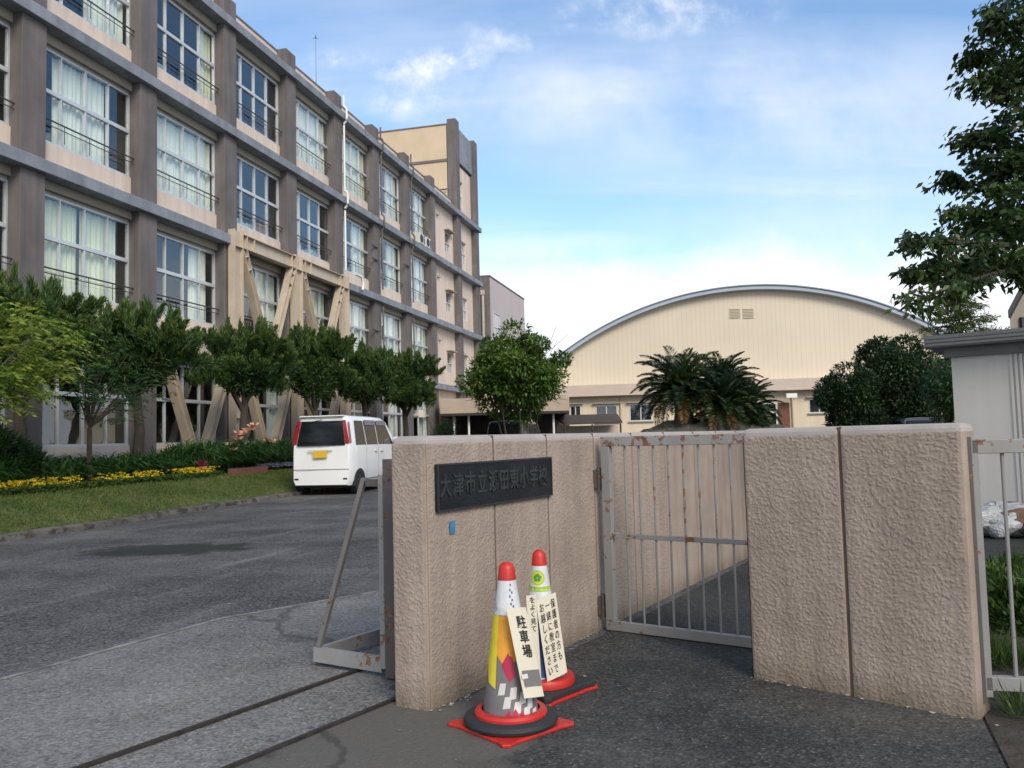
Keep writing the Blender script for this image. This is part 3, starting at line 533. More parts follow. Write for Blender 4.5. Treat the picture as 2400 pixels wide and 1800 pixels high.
# ---- entrance canopy between school and gym
cp=thing('entrance_canopy','beige flat entrance canopy on thin posts between the school and the gym','canopy',(0,46,0))
Q=lambda px,py,Y: at(px,py,Y)
M_band=mat('pink_beige_band',(.56,.47,.40),.8,.05,1)
b=MB(); b.bb(-3.9,3.05,44.6,50,2.62,3.42); b.build('roof',mat('canopy_render',(.44,.36,.28),.85,.12,.8),cp,bevel=.02)
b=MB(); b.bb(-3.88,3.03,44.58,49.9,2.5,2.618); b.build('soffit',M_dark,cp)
for x in(-3.2,-2.4,1.0,2.2): b=MB(); b.tube([(x,45.2,0),(x,45.2,2.5)],.06,8); b.build('post',M_white,cp)
b=MB(); b.bb(-5,3.4,50.1,50.4,0,3.3); b.build('back_wall',mat('dark_entrance',(.07,.06,.05),.8,.3,1.5),cp)
b=MB(); b.lathe((-5.05,44.4,2.35),[(.001,.55),(.3,.5),(.42,.2),(.42,.1),(.001,.1)],16); b.build('dome_hood',M_band,cp,smooth=True)
# ---- gym
gym=thing('gym_hall','big cream gym hall with a barrel roof and ribbed gable wall','building',(15,60,0))
ga=R(6.1); G=Vector((math.cos(ga),-math.sin(ga),0)); GB=Vector((math.sin(ga),math.cos(ga),0)); G0=Vector((3.39,55,0)); 
def gq(u,w,z): return G0+G*u+GB*w+Z*z
def onG(px,py,w=0):
    v=at(px,py,1)-Vector((0,0,EYE)); n=GB; k=((G0+GB*w-Vector((0,0,EYE))).dot(n))/v.dot(n); P=Vector((0,0,EYE))+v*k; return (P-G0).dot(G),P.z
ua,Ra,zt_=12.35,21.1,10.52
def arcpts(r,zmin,n=60):
    zc=zt_-Ra; h=math.acos(max(-1,(zmin-zc)/r)); return [(ua+r*math.sin(t),zc+r*math.cos(t)) for t in np.linspace(-h,h,n)]
def ribmat():
    m,nt,b=nodes('ribbed_siding'); L=nt.links.new; A=nt.nodes.new; g=A('ShaderNodeNewGeometry').outputs['Position']
    dt=A('ShaderNodeVectorMath'); dt.operation='DOT_PRODUCT'; L(g,dt.inputs[0]); dt.inputs[1].default_value=tuple(G)
    s=A('ShaderNodeMath'); s.operation='MULTIPLY'; L(dt.outputs['Value'],s.inputs[0]); s.inputs[1].default_value=1/.30
    f=A('ShaderNodeMath'); f.operation='FRACT'; L(s.outputs[0],f.inputs[0])
    r=A('ShaderNodeValToRGB'); r.color_ramp.interpolation='LINEAR'; e=r.color_ramp.elements; e[0].position=0; e[0].color=(.56,.485,.37,1); e[1].position=.14; e[1].color=(.66,.585,.465,1); L(f.outputs[0],r.inputs[0])
    n=A('ShaderNodeTexNoise'); n.inputs['Scale'].default_value=.25; n.inputs['Detail'].default_value=5; L(g,n.inputs['Vector']); mr=A('ShaderNodeMapRange'); L(n.outputs['Fac'],mr.inputs[0]); mr.inputs[1].default_value=.3; mr.inputs[2].default_value=.7; mr.inputs[3].default_value=.94; mr.inputs[4].default_value=1.05
    v=A('ShaderNodeVectorMath'); v.operation='SCALE'; L(r.outputs[0],v.inputs[0]); L(mr.outputs[0],v.inputs[3]); L(v.outputs[0],b.inputs['Base Color']); b.inputs['Roughness'].default_value=.65
    bp=A('ShaderNodeBump'); bp.inputs['Strength'].default_value=.5; bp.inputs['Distance'].default_value=.02; L(r.outputs[0],bp.inputs['Height']); L(bp.outputs[0],b.inputs['Normal']); return m
b=MB(); pts=[gq(u,0,z) for u,z in arcpts(Ra-.1,4.3)]; b.prism(pts,GB*.3); b.build('gable_wall',ribmat(),gym)
b=MB(); o_=arcpts(Ra+.14,4.2); i_=arcpts(Ra-.10,4.3); n=len(o_)
vs=[gq(u,-.55,z) for u,z in o_]+[gq(u,-.55,z) for u,z in i_]+[gq(u,38,z) for u,z in o_]+[gq(u,38,z) for u,z in i_]; fs=[]
for i in range(n-1): fs+=[(i,i+1,n+i+1,n+i),(i,2*n+i,2*n+i+1,i+1),(n+i,n+i+1,3*n+i+1,3*n+i)]
b.add(vs,fs); b.build('barrel_roof',mat('roof_metal_blue',(.36,.42,.50),.5,.06,.6),gym)
b=MB(); o2=arcpts(Ra+.20,4.2); vs=[gq(u,-.62,z) for u,z in o2]+[gq(u,-.62,z) for u,z in arcpts(Ra+.13,4.2)]+[gq(u,38,z) for u,z in o2]; b.add(vs,[(i,i+1,n+i+1,n+i) for i in range(n-1)]+[(i,2*n+i,2*n+i+1,i+1) for i in range(n-1)]); b.build('roof_rim',mat('roof_rim_dark',(.16,.20,.26),.5),gym)
W1=-.9
b=MB()
holes=[]
for nm,x0,x1,y0,y1 in(('w',1336,1362,951,975),('w',1396,1448,950,988),('w',1475,1529,948,986),('d',1700,1823,948,1008),('w',1895,1945,935,967)):
    u0,z1=onG(x0,y0,W1); u1,z0=onG(x1,y1,W1); holes.append((nm,u0,u1,max(z0,0.02),z1))
us=[-6]+[v for h in holes for v in(h[1],h[2])]+[31]
def gbox(b,u0,u1,w0,w1,z0,z1,m=0): b.hexa([gq(u0,w0,z0),gq(u1,w0,z0),gq(u1,w1,z0),gq(u0,w1,z0),gq(u0,w0,z1),gq(u1,w0,z1),gq(u1,w1,z1),gq(u0,w1,z1)],m)
for i in range(0,len(us),2): gbox(b,us[i],us[i+1],W1,W1+.3,0,3.78)
for h in holes:
    gbox(b,h[1]+.001,h[2]-.001,W1,W1+.3,h[4],3.78)
    if h[3]>.1: gbox(b,h[1]+.001,h[2]-.001,W1,W1+.3,0,h[3])
M_gw=mat('gym_wall_paint',(.66,.57,.43),.8,.05,.7,streak=(1.,.06,(2,2,.3))); b.build('lower_wall',M_gw,gym)
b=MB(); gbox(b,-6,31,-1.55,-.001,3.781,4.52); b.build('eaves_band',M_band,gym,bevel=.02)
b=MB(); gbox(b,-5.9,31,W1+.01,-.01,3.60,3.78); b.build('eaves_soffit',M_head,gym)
for h in holes:
    nm,u0,u1,z0,z1=h; b=MB(); t=.06; gbox(b,u0,u1,W1-.02,W1+.08,z0,z0+t); gbox(b,u0,u1,W1-.02,W1+.08,z1-t,z1)
    k=4 if nm=='d' else 2
    for j in range(k+1):
        u=u0+(u1-u0-t)*j/k; gbox(b,u,u+t,W1-.018,W1+.079,z0+t+.001,z1-t-.001)
    if nm=='d': gbox(b,u0+t,u1-t,W1-.01,W1+.07,z1-.62,z1-.50)
    o=b.build('window' if nm=='w' else 'glass_door',M_white if nm=='d' else M_alu,gym); g=MB(); gbox(g,u0+.01,u1-.01,W1+.03,W1+.04,z0+.01,z1-.01); g.build('pane',M_gloss,o); g=MB(); gbox(g,u0-.1,u1+.1,W1+.5,W1+.6,max(0,z0-.1),z1+.1); g.build('dark_room',M_dark,o)
    if nm=='w': b=MB(); gbox(b,u0-.1,u1+.1,W1-.12,W1-.001,z0-.08,z0-.001); gbox(b,u0-.15,u1+.15,W1-.25,W1-.001,z1+.08,z1+.14); b.build('window_ledge',M_head,gym)
u0,z1=onG(1824,944,W1); u1,_=onG(1849,944,W1); b=MB(); gbox(b,u0,u1,W1-.12,W1-.001,0,z1); 
M_brick=mat('red_brown_tile',(.16,.07,.045),.8,.35,9,.3,30); b.build('tile_pilaster',M_brick,gym)
u0,z1=onG(1688,955,W1-.12); u1,_=onG(1699,944,W1); b=MB(); gbox(b,u0-1.2,u1,W1-.12,W1-.001,0,z1); b.build('tile_pilaster',M_brick,gym)
for x0 in(1709.5,1741):
    u0,z1=onG(x0,725,-.02); u1,z0=onG(x0+26,745,-.02); b=MB()
    for j in range(7):
        z=z0+(z1-z0)*j/6; gbox(b,u0,u1,-.06,-.001,z,z+.035)
    b.build('louvre',mat('louvre_paint',(.60,.53,.42),.6),gym)
for px in(1455,1857): 
    u,_=onG(px,960,W1); b=MB(); b.tube([gq(u,W1-.08,0),gq(u,W1-.08,3.6)],.06,8); b.build('drain_pipe',M_cream,gym)
u,z=onG(1853,928,-1.5); b=MB(); gbox(b,u-.3,u+.35,-1.75,-1.552,z-.12,z+.15); b.build('lamp_box',M_white,gym)
# bicycle shelter
sh=thing('bicycle_shelter','low dark brown lean-to bicycle shelter in front of the gym wall','shelter',(3.8,47,0))
M_shel=mat('brown_shelter_sheet',(.055,.040,.034),.6,.3,4)
p=[at(1290,974,47.5),at(1440,968,47.5)]
x0,x1=2.35,6.1
b=MB(); b.add([(x0-.05,48.6,2.50),(x1,48.6,2.50),(x1+.05,46.8,2.02),(x0+.5,46.8,2.0),(x0-.05,48.6,2.44),(x1,48.6,2.44),(x1+.05,46.8,1.92),(x0+.5,46.8,1.90)],[(0,1,2,3),(7,6,5,4),(3,2,6,7),(0,3,7,4),(1,5,6,2),(0,4,5,1)]); b.build('roof',M_shel,sh)
for x in(x0+.55,x0+2.1,x1-.05): b=MB(); b.tube([(x,46.9,0),(x,46.9,1.9)],.045,6); b.build('post',M_shel,sh)
b=MB(); b.bb(x0+.4,x1,48.7,48.78,0,1.85); b.build('back_panel',M_band,sh)
# ------------------------------------------------------------------ gate walls
def dabmap():
    n=300; H=np.zeros((n,n)); rs=np.random.default_rng(11); k=np.arange(-9,10); X,Y=np.meshgrid(k,k)
    for _ in range(5600):
        cx,cy=rs.random(2)*n; a=rs.random()*math.pi; s1=rs.uniform(.8,1.35); s2=rs.uniform(1.1,2.8); h=rs.uniform(.35,1.)
        ix,iy=int(cx),int(cy); dx=X-(cx-ix); dy=Y-(cy-iy); u=dx*math.cos(a)+dy*math.sin(a); v=-dx*math.sin(a)+dy*math.cos(a)+.05*u*u*rs.uniform(-1,1)
        g=h*np.exp(-((u/s2)**2+(v/s1)**2)**1.3*.6); yy=(iy+Y)%n; xx=(ix+X)%n; H[yy,xx]=np.maximum(H[yy,xx],g)
    return H
DAB=dabmap(); RES=.0032
def dabsheet(name,P0,t,n,x0,x1,z0,z1,m,parent,amp=.0036,off=0):
    nx=int((x1-x0)/RES); nz=int((z1-z0)/RES); xs=np.linspace(x0,x1,nx+1); zs=np.linspace(z0,z1,nz+1); I,J=np.meshgrid(np.arange(nx+1),np.arange(nz+1)); Hh=DAB[(J+off*37)%300,(I+off*61)%300]
    ed=np.minimum(np.minimum(I,nx-I),np.minimum(J+99,nz-J)); f=np.clip(ed/3.,0,1); d=-.0012*(1-f)+(.0006+amp*Hh)*f
    t_=np.array(t);n_=np.array(n); V=np.array(P0)[None,None]+t_[None,None]*xs[None,:,None]+n_[None,None]*d[:,:,None]+np.array([0,0,1.])[None,None]*zs[:,None,None]
    V=V.reshape(-1,3)-np.array(WL[parent.name]); idx=(J[:-1,:-1]*(nx+1)+I[:-1,:-1]).ravel(); Fc=np.stack([idx,idx+1,idx+nx+2,idx+nx+1],1).astype(np.int32)
    me=bpy.data.meshes.new(name); me.vertices.add(len(V)); me.vertices.foreach_set('co',V.astype(np.float32).ravel()); me.loops.add(Fc.size); me.loops.foreach_set('vertex_index',Fc.ravel()); me.polygons.add(len(Fc)); me.polygons.foreach_set('loop_start',np.arange(0,Fc.size,4,dtype=np.int32)); me.materials.append(m); me.update(calc_edges=True); me.shade_smooth()
    o=bpy.data.objects.new(name,me); COL.objects.link(o); o.parent=parent; WL[o.name]=WL[parent.name]; return o
def wall(A,t,L,H,T,joints,label,back=None):
    """stucco wall from A along unit t, front face to the right of t; joints = distances of the brown mastic joints"""
    A=Vector(A); t=Vector(t).normalized(); n=Vector((t.y,-t.x,0)); root=thing('gate_wall',label,'wall',A)
    J=[0]+list(joints)+[L]; gw=.0075; r=.028
    for i in range(len(J)-1):
        a=J[i]+(gw if i else 0); e=J[i+1]-(gw if i<len(J)-2 else 0)
        b=MB()
        # body with softened vertical ends where the wall ends
        ra=.025 if i==0 else .004; re=.025 if i==len(J)-2 else .004
        out=[(a+ra,0),(e-re,0),(e-re*.3,-re*.3),(e,-re),(e,-T+re),(e-re,-T),(a+ra,-T),(a,-T+ra),(a,-ra),(a+ra*.3,-ra*.3)]
        def ring(ins,z): 
            q=[]
            for x,y in out:
                x2=min(max(x,a+(ins if i==0 else 0)),e-(ins if i==len(J)-2 else 0)); y2=min(max(y,-T+ins),-ins); q.append(A+t*x2+n*y2+Z*z)
            return q
        zz=[(0,-.03),(0,H-r*1.3),(r*.12,H-r*.75),(r*.4,H-r*.3),(r*1.1,H)]
        rs=[ring(i_,z) for i_,z in zz]; m=len(out)
        vs=[v for q in rs for v in q]; fs=[(k*m+j,k*m+(j+1)%m,(k+1)*m+(j+1)%m,(k+1)*m+j) for k in range(len(rs)-1) for j in range(m)]
        b.add(vs,fs[:m]); b.m=[0]*m; b.add(vs,fs[m:]+[tuple(range(4*m,5*m))],1)
        pan=b.build('panel',[M_stucco,M_cap],root)
        if a<2.9:
            dabsheet('render_coat',A,t,n,a+(.012 if i==0 else .001),e-(.012 if i==len(J)-2 else .001),0,H-.033,M_stucco,pan,off=i+int(L*3))
            if i==0: dabsheet('render_coat',A,-n,-t,.012,T-.012,0,H-.033,M_stucco,pan,off=9)
    b=MB()
    for j in joints: b.box(A+t*j-n*(T/2)+Z*(H/2-.01),t*(gw+.002),n*(T/2-.007),Z*(H/2-.004+.01))
    b.build('joint',M_joint,root)
    return root,A,t,n
WA=Vector((-.395,3.70,0)); Wt=Vector((.5171,.8559,0))
lw,WA,Wt,Wn=wall(WA,Wt,6.6,1.205,.20,[.57,1.125,1.725,2.325,2.94,3.6,4.2,4.8,5.4,6.0],'long rough pinkish-beige stucco wall carrying the dark school name plaque')
rw,RA,Rt,Rn=wall((1.115,4.085,0),(.7325,-.6808,0),.985,1.20,.19,[.478],'short rough stucco wall segment with one brown joint, right of the narrow gate')
# plaque
def wq(x,d,z): return WA+Wt*x+Wn*d+Z*z
M_bronze=mat('dark_bronze',(.018,.021,.026),.42,.25,6,.2,60,metal=.4,var2=.3,vs2=1.5)
M_bronze2=mat('bronze_letter',(.060,.068,.072),.38,.2,8,metal=.5)
def box8(b,f,x0,x1,d0,d1,z0,z1): b.hexa([f(x0,d0,z0),f(x1,d0,z0),f(x1,d1,z0),f(x0,d1,z0),f(x0,d0,z1),f(x1,d0,z1),f(x1,d1,z1),f(x0,d1,z1)])
b=MB(); box8(b,wq,.065,1.14,.001,.018,.860,1.076); pl=b.build('name_plaque',M_bronze,lw,bevel=.004)
b=MB()
for x0,x1,z0,z1 in((.067,1.138,.862,.868),(.067,1.138,1.068,1.074),(.067,.073,.8685,1.0675),(1.132,1.138,.8685,1.0675)): box8(b,wq,x0,x1,.0185,.022,z0,z1)
b.build('plaque_rim',M_bronze2,pl)
FONTC={}
def textmesh(name,s,size,m,parent,origin,xax,yax,ext=.002,bold=0.,width=None):
    c=bpy.data.curves.new('t','FONT'); c.body=s; c.size=size; c.extrude=ext; c.offset=bold; c.align_x='CENTER'; c.align_y='CENTER'; c.resolution_u=3
    o=bpy.data.objects.new('t',c); COL.objects.link(o); bpy.context.view_layer.update(); me=bpy.data.meshes.new_from_object(o.evaluated_get(bpy.context.evaluated_depsgraph_get())); bpy.data.objects.remove(o); me.name=name
    xax=Vector(xax);yax=Vector(yax); zax=xax.normalized().cross(yax.normalized()).normalized(); off=WL[parent.name]
    M4=Matrix(((xax.x,yax.x,zax.x,origin[0]-off.x),(xax.y,yax.y,zax.y,origin[1]-off.y),(xax.z,yax.z,zax.z,origin[2]-off.z),(0,0,0,1)))
    me.transform(M4); me.materials.clear(); me.materials.append(m); return me
def joinmeshes(name,mes,m,parent):
    import bmesh
    bm=bmesh.new()
    for me in mes: bm.from_mesh(me)
    out=bpy.data.meshes.new(name); bm.to_mesh(out); bm.free(); out.materials.append(m)
    for p in out.polygons: p.material_index=0
    o=bpy.data.objects.new(name,out); COL.objects.link(o); o.parent=parent; WL[o.name]=WL[parent.name]; return o
mes=[]
for i,ch in enumerate('大津市立瀬田東小学校'):
    mes.append(textmesh('x',ch,.098,M_bronze2,pl,wq(.125+.1005*i,.0165,.968),Wt*.92,Z*1.18,.006,.0012))
joinmeshes('lettering',mes,M_bronze2,pl)
b=MB(); box8(b,wq,.168,.208,.009,.011,.755,.812); b.build('blue_sticker',mat('blue_tape',(.06,.22,.42),.5,.25,30),lw)
# hinges on the wall end of the narrow gate
b=MB()
for z in(.15,.92): 
    box8(b,wq,1.70,1.728,.0,.02,z-.055,z+.055); b.tube([wq(1.73,.028,z-.07),wq(1.73,.028,z+.07)],.014,8)
b.build('hinge',M_rustbrown,lw)
# ---- narrow gate
pg=thing('pedestrian_gate','narrow grey barred gate with flaking rust, standing between the two stucco walls','gate',(.53,5.14,0),'grey barred gates')
PA=Vector((.545,5.15,0)); Pt=Vector((.813,-.582,0)).normalized(); Pn=Vector((Pt.y,-Pt.x,0))
def pf(A,t,n): return lambda x,d,z: A+t*x+n*d+Z*z
def gate_leaf(root,f,L,z0,z1,zm,bars,t=.040,m=M_gate,m2=M_gate2,r=.0066,posts=(0,1)):
    b=MB(); box8(b,f,0,L,-t/2,t/2,z1-.058,z1); b.build('top_rail',m2,root,bevel=.003)
    b=MB(); box8(b,f,0,L,-t/2,t/2,z0,z0+.055); b.build('bottom_rail',m,root,bevel=.003)
    for p in posts: 
        x=0 if p==0 else L-.058
        b=MB(); box8(b,f,x,x+.058,-t/2-.001,t/2+.001,z0+.0555,z1-.0585); b.build('stile',m,root,bevel=.003)
    if zm: b=MB(); box8(b,f,.0585,L-.0585,-.012,.012,zm,zm+.028); b.build('middle_rail',m,root,bevel=.002)
    for x in bars:
        b=MB(); b.tube([f(x,0,z0+.0555),f(x,0,(zm or .5)-.0005)],r,8); 
        b.tube([f(x,0,(zm+.0285) if zm else .5),f(x,0,z1-.0585)],r,8); b.build('bar',m,root,smooth=True)
gate_leaf(pg,pf(PA,Pt,Pn),1.12,.012,1.178,.565,[.155+.0945*i for i in range(10)])
# ---- gate at the right edge
sg=thing('side_gate','pale grey barred gate with a rusty stile at the right edge, planted shrubs behind','gate',(1.90,3.47,0),'grey barred gates')
SA=Vector((1.900,3.478,0)); St=Vector((.972,-.23,0)).normalized(); Sn=Vector((St.y,-St.x,0)); sf=pf(SA,St,Sn)
gate_leaf(sg,sf,1.3,.11,1.128,None,[.118+.093*i for i in range(12)],t=.04,posts=(1,),r=.008)
b=MB(); box8(b,sf,-.0005,.024,-.020,.020,.085,1.130); b.build('stile',M_gate,sg)
b=MB(); box8(b,sf,-.024,-.001,-.024,.022,.06,1.14); b.build('hinge_post',M_rustbrown,sg)
M_bracep=paintedmetal('weathered_brace_paint',(.19,.18,.165),.575,22,.06)
# ---- folded sliding gate behind the plaque wall
fg=thing('sliding_gate','grey steel sliding gate end with a slanted rusty brace, parked beside the plaque wall','gate',(-.62,4.23,0))
P1=Vector((-.625,4.235,0)); L0=Vector((-1.085,4.52,0)); ax=(P1-L0).normalized(); 
zt2=1.085
b=MB(); b.box(P1+Z*(zt2/2+.01)+ax*.0,ax*.032,Wt*.03,Z*(zt2/2)); b.build('end_post',M_rustbrown,fg,bevel=.003)
b=MB(); b.box(P1+Z*(zt2/2-.01)-ax*.052,ax*.016,Wt*.025,Z*(zt2/2-.06)); b.build('channel',M_gate,fg,bevel=.002)
b=MB(); b.bar(L0+Z*.065,P1-ax*.07+Z*.065,.03,.075); b.build('foot_rail',M_gate2,fg)
b=MB(); b.bar(L0+Z*.06+Wt*.03,L0+Wt*1.7+Z*.06+ax*.05,.03,.07); b.build('foot_rail',M_gate,fg)
b=MB(); b.bar(P1+Z*.06+Wt*.04,P1+Wt*2.6+Z*.06,.04,.07); b.bar(P1+Z*1.06+Wt*.04,P1+Wt*2.6+Z*1.06,.04,.05); b.build('leaf_rail',M_gate,fg)
for i in range(18):
    b=MB(); b.tube([P1+Wt*(.12+.14*i)+Z*.1,P1+Wt*(.12+.14*i)+Z*1.03],.009,6); b.build('bar',M_gate,fg)
vv=at(850,1122,1)-Vector((0,0,EYE)); nn_=Vector((ax.y,-ax.x,0)); k=((L0-Vector((0,0,EYE))).dot(nn_))/vv.dot(nn_); TP=Vector((0,0,EYE))+vv*k
b=MB(); b.bar(L0+Z*.02-ax*.005,TP+ax*.01,.027,.022,up=Wt); b.build('brace',M_bracep,fg)
b=MB(); b.bar(TP-Z*.02+ax*.03,Vector((P1.x,P1.y,TP.z-.02))-ax*.07,.03,.036); b.build('brace_rail',M_rustbrown,fg)

# ------------------------------------------------------------------ cones
def plastic(name,c,r=.45): return mat(name,c,r,.12,14,dirt=tuple(x*.45+.02 for x in c),ds=9,dthr=(.58,.75))
M_red=plastic('cone_red',(.50,.025,.018)); M_blk=plastic('cone_rubber',(.022,.026,.030),.7); M_wht=plastic('cone_white',(.62,.64,.66)); M_yel=plastic('cone_yellow',(.72,.60,.03)); M_org=plastic('cone_orange',(.72,.32,.03))
M_gry=plastic('cone_grey',(.17,.16,.165)); M_blu=plastic('cone_blue',(.03,.07,.22)); M_grn=plastic('cone_green',(.35,.50,.05)); M_dgrn=plastic('cone_dark_green',(.06,.25,.04)); M_mag=plastic('cone_crimson',(.42,.02,.07)); M_stripe=plastic('cone_stripe',(.6,.6,.57))
M_paper=mat('laminated_paper',(.66,.62,.50),.35,.05,5); M_ink=mat('black_ink',(.015,.014,.014),.5); M_bink=mat('blue_ink',(.05,.08,.25),.5)
class Cone:
    def __init__(s,name,label,base,rb,rt,zb,zt,rot,lean=(0,0)):
        s.o=thing(name,label,'traffic cone',base,'traffic cones by the gate'); s.b=Vector(base); s.rb,s.rt,s.zb,s.zt=rb,rt,zb,zt; s.lean=lean
        s.face=math.atan2(-base[1],-base[0])  # direction to the viewer's side
    def rad(s,z): return s.rb+(s.rt-s.rb)*(z-s.zb)/(s.zt-s.zb)
    def p(s,a,z,off=0.): # a=degrees around from the camera side, positive to the right
        t=s.face+R(a); r=s.rad(z)+off; return s.b+Vector((r*math.cos(t)+s.lean[0]*z,r*math.sin(t)+s.lean[1]*z,z))
    def patch(s,name,poly,m,off=.0012,parent=None):
        """poly of (angle,z); filled by strips so that it hugs the cone"""
        b=MB(); n=len(poly); ca=sum(q[0] for q in poly)/n; cz=sum(q[1] for q in poly)/n
        rings=[[ (ca+(a-ca)*f,cz+(z-cz)*f) for a,z in s.dens(poly)] for f in(1,.66,.33,.01)]; m_=len(rings[0])
        vs=[s.p(a,z,off) for r in rings for a,z in r]; b.add(vs,[(k*m_+j,k*m_+(j+1)%m_,(k+1)*m_+(j+1)%m_,(k+1)*m_+j) for k in range(3) for j in range(m_)])
        return b.build(name,m,parent or s.o,smooth=True)
    def dens(s,poly):
        out=[]
        for i in range(len(poly)):
            a,b=poly[i],poly[(i+1)%len(poly)]; k=max(1,int(max(abs(a[0]-b[0])/8,abs(a[1]-b[1])/.03)))
            out+=[(a[0]+(b[0]-a[0])*j/k,a[1]+(b[1]-a[1])*j/k) for j in range(k)]
        return out
def plate(b,c,h,rot,z0,z1,rr=.25):
    pts=[]
    for k in range(4):
        a0=rot+k*math.pi/2
        for da in(-.18,-.06,.06,.18): pts.append(Vector(c)+Vector((math.cos(a0+da*1.0),math.sin(a0+da*1.0),0))*h*(1-abs(da)*.9 if abs(da)>.1 else .985))
    b.prism([p+Z*z0 for p in pts],Z*(z1-z0))
c1p=gp(1198,1700,0.008); c1=Cone('traffic_cone','front traffic cone with yellow and grey picture wrap and round black weight ring',(c1p.x,c1p.y,.008),.118,.036,.035,.60,0,(-.004,0))
d=gp(1065,1705,0)-c1p; rot1=math.atan2(d.y,d.x)
b=MB(); plate(b,c1.b,.262,rot1,.0,.014); b.build('base_plate',M_red,c1.o,bevel=.004)
b=MB(); b.lathe(c1.b,[(.12,.016),(.17,.015),(.19,.020),(.195,.032),(.19,.046),(.175,.053),(.14,.053)],40); b.build('weight_ring',M_blk,c1.o,smooth=True)
b=MB(); b.lathe(c1.b,[(.15,.05),(.150,.062),(.142,.072),(.12,.074)],40); b.build('collar',M_red,c1.o,smooth=True)
b=MB(); b.lathe(c1.b,[(c1.rad(z),z) for z in np.linspace(.03,.455,9)],36,tilt=c1.lean); b.build('body',M_gry,c1.o,smooth=True)
b=MB(); b.lathe(c1.b,[(c1.rad(z)+.0004,z) for z in np.linspace(.4551,.60,5)],36,tilt=c1.lean); b.build('white_sleeve',M_wht,c1.o,smooth=True)
b=MB(); b.lathe(c1.b,[(.0385,.592),(.0385,.60),(.036,.61),(.0335,.638),(.028,.652),(.015,.662),(.001,.665)],24,tilt=c1.lean); b.build('red_tip',M_red,c1.o,smooth=True)
c1.patch('yellow_band',[(-88,.455),(-40,.455),(-36,.17),(-62,.19),(-84,.27)],M_yel,.0016)
c1.patch('orange_area',[(-40,.453),(38,.453),(30,.28),(-20,.27),(-38,.30)],M_org,.0013)
c1.patch('picture_figure',[(-22,.265),(-4,.31),(10,.29),(14,.22),(-2,.20)],M_mag,.0017)
for a,z in((-20,.17),(-8,.12),(6,.155),(14,.10),(28,.135),(34,.075),(46,.11),(56,.06)):
    c1.patch('crossing_stripe',[(a-9,z-.022),(a+7,z-.018),(a+11,z+.026),(a-4,z+.024)],M_stripe,.0016)
for a,z in((-4,.06),(10,.065),(24,.055)): c1.patch('picture_figure',[(a-7,z-.022),(a+7,z-.02),(a+5,z+.02),(a,z+.035),(a-6,z+.018)],M_mag,.0019)
for i,(a,z) in enumerate(((18,.575),(14,.555),(24,.545),(12,.53),(22,.515),(16,.50),(26,.49),(-2,.47),(8,.47))): c1.patch('blue_writing',[(a-4,z-.004),(a+3,z-.006),(a+5,z+.003),(a-2,z+.006)],M_bink,.0012)
c2p=gp(1272,1618,0.008); c2=Cone('traffic_cone','rear traffic cone with a green emblem, blue lower wrap and black rubber base',(c2p.x,c2p.y,.008),.112,.034,.035,.585,0,(-.0,0))
rot2=rot1+.12
b=MB(); plate(b,c2.b,.262,rot2,.0,.014); b.build('base_plate',M_red,c2.o,bevel=.004)
b=MB(); plate(b,c2.b,.250,rot2,.0145,.040); b.build('weight_plate',M_blk,c2.o,bevel=.006)
b=MB(); b.lathe(c2.b,[(.11,.041),(.150,.041),(.152,.06),(.145,.075),(.125,.078),(.11,.078)],40); b.build('collar',M_red,c2.o,smooth=True)
b=MB(); b.lathe(c2.b,[(c2.rad(z),z) for z in np.linspace(.03,.40,8)],36,tilt=c2.lean); b.build('body',M_blu,c2.o,smooth=True)
b=MB(); b.lathe(c2.b,[(c2.rad(z)+.0004,z) for z in np.linspace(.4001,.585,6)],36,tilt=c2.lean); b.build('white_sleeve',M_wht,c2.o,smooth=True)
b=MB(); b.lathe(c2.b,[(.0365,.578),(.0365,.585),(.034,.595),(.032,.622),(.026,.638),(.014,.647),(.001,.65)],24,tilt=c2.lean); b.build('red_tip',M_red,c2.o,smooth=True)
c2.patch('green_band',[(-80,.485),(70,.485),(75,.462),(-80,.462)],M_grn,.0014)
def disc(c,name,a,z,r,m,off,n=20,sq=1.):
    k=r/c.rad(z)*180/math.pi; return c.patch(name,[(a+k*math.cos(t),z+r*math.sin(t)*sq) for t in np.linspace(0,2*math.pi,n,endpoint=False)],m,off)
disc(c2,'emblem',-14,.525,.034,M_grn,.0016); disc(c2,'emblem_ring',-14,.525,.027,M_yel,.0020); disc(c2,'emblem_disc',-14,.525,.022,M_grn,.0024)
for j in range(5):
    t=R(90+72*j); k=.011/c2.rad(.525)*57.3; disc(c2,'emblem_petal',-14+k*math.cos(t),.525+.011*math.sin(t),.0075,M_dgrn,.0028,10)
c2.patch('white_panel',[(-60,.40),(-5,.40),(-5,.20),(-60,.20)],M_wht,.0014)
c2.patch('blue_picture',[(-34,.34),(8,.345),(10,.20),(-30,.21)],M_blu,.0022)
c2.patch('blue_picture',[(10,.435),(26,.435),(26,.415),(10,.415)],M_blu,.0022)
c2.patch('white_stripe',[(-80,.085),(80,.085),(80,.08),(-80,.08)],M_wht,.0016)
